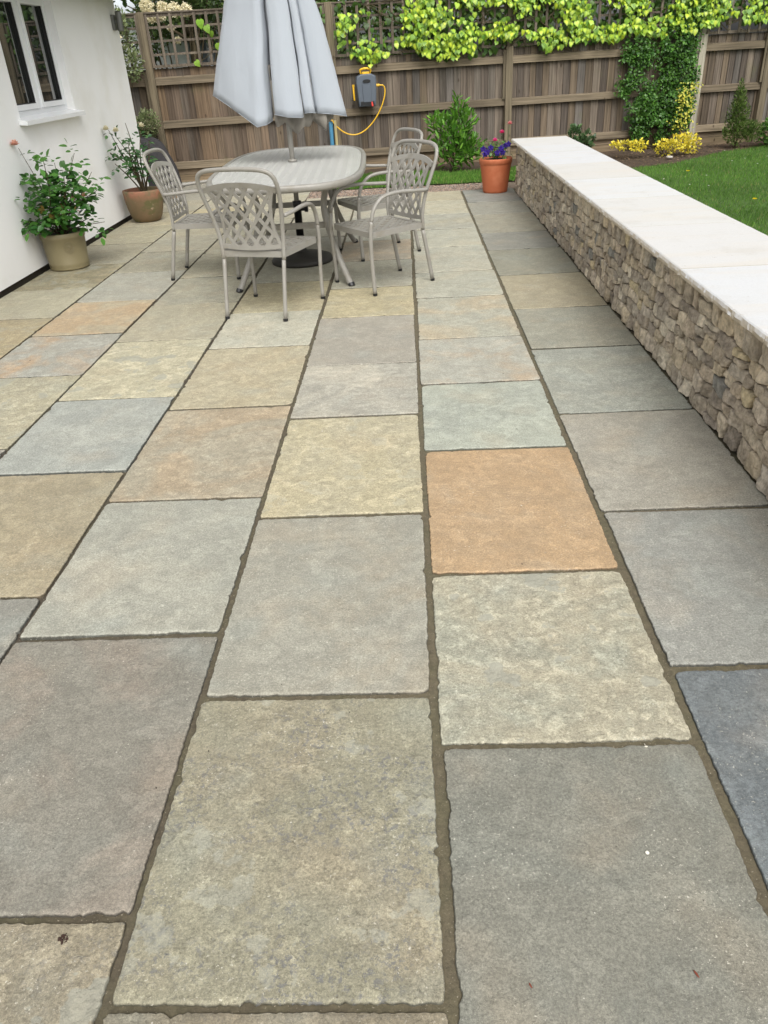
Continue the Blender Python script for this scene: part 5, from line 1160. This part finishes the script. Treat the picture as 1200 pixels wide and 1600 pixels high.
blob('pebble', 'tiny white pebble lying in the joint below the pale riven slab', 'pebble', *px2g(1010, 1166), .0045, S(222, 216, 200), 1.0, z0=-.005, sd=3)
blob('pebble', 'small grey stone lying in the soil by the yellow shrub', 'pebble', 3.55, 11.45, .05, S(170, 164, 156), .8, sd=4)
for i, (q, lb) in enumerate([((1088, 1522), 'thin reddish leaf scrap at the lower right'), ((829, 1540), 'thin reddish leaf scrap near the bottom edge of the large grey slab')]):
    blob('leaf_scrap', lb+' of the paving' if i == 0 else lb, 'debris', *px2g(*q), .0065 if i == 0 else .005, S(120, 58, 40), .25, .3, rot=.4, sd=5+i)
gr = MB()
for k in range(170):
    x = random.uniform(-2.9, 1.15); y = random.uniform(.6, 9)**1.0; r = random.uniform(.0012, .0034)*(1+y*.12); c_ = random.choice([S(48, 40, 32), S(60, 50, 38), S(48, 40, 32), S(205, 200, 186)])
    a = random.uniform(0, 3); e = random.uniform(.4, 1)
    gr.add([(x+r*math.cos(t+a)*e, y+r*math.sin(t), .0008+.0018*(k2 == 6)) for k2, t in enumerate([i*math.pi/3 for i in range(6)])]+[(x, y, .0008+r*.6)], [(i, (i+1) % 6, 6) for i in range(6)], c_)
gr.build('grit', MAT_PEB, label='scattered dark and pale crumbs of grit on the flagstones', cat='grit', kind='stuff')
# lawn flowers
for i, (x, y, c_, lb) in enumerate([(3.28, 9.84, S(240, 214, 30), 'yellow dandelion flower in the lawn below the climber'), (3.27, 7.83, S(240, 214, 30), 'yellow dandelion flower in the lawn at the right edge near the coping')]):
    r = empty('dandelion', (x, y, 0), label=lb, cat='flower'); s = MB(); s.tube([(x, y, 0), (x+.005, y, .05)], .002, 5, smooth=0); sub(r, s, 'stem', MAT_GSTEM)
    P = np.tile(np.array([[x+.005, y, .05]]), (26, 1)); a = np.arange(26)*2.4; A = np.stack([np.cos(a), np.sin(a), .25+.5*rng.random(26)], 1); leaf_mesh('flower', MAT_PETAL, 'lance', P, A, np.tile([[0, 0, 1.]], (26, 1)), np.full(26, .024), cols_(26, c_, c_, .05), r)
P = []; 
for _ in range(26):
    x = random.uniform(2.4, 5.4); y = random.uniform(8.0, bed_y(x)-.1)
    for k in range(6): P.append((x, y, .042, k))
A = np.array([(math.cos(p[3]*math.pi/3), math.sin(p[3]*math.pi/3), .3) for p in P]); N = len(P)
o = leaf_mesh('daisies', MAT_PETAL, 'ovate', np.array([p[:3] for p in P]), A, np.tile([[0, 0, 1.]], (N, 1)), np.full(N, .012), cols_(N, S(238, 238, 232), S(238, 238, 232), .02)); tag(o, label='sprinkling of tiny white daisies in the lawn', cat='daisies', kind='stuff')
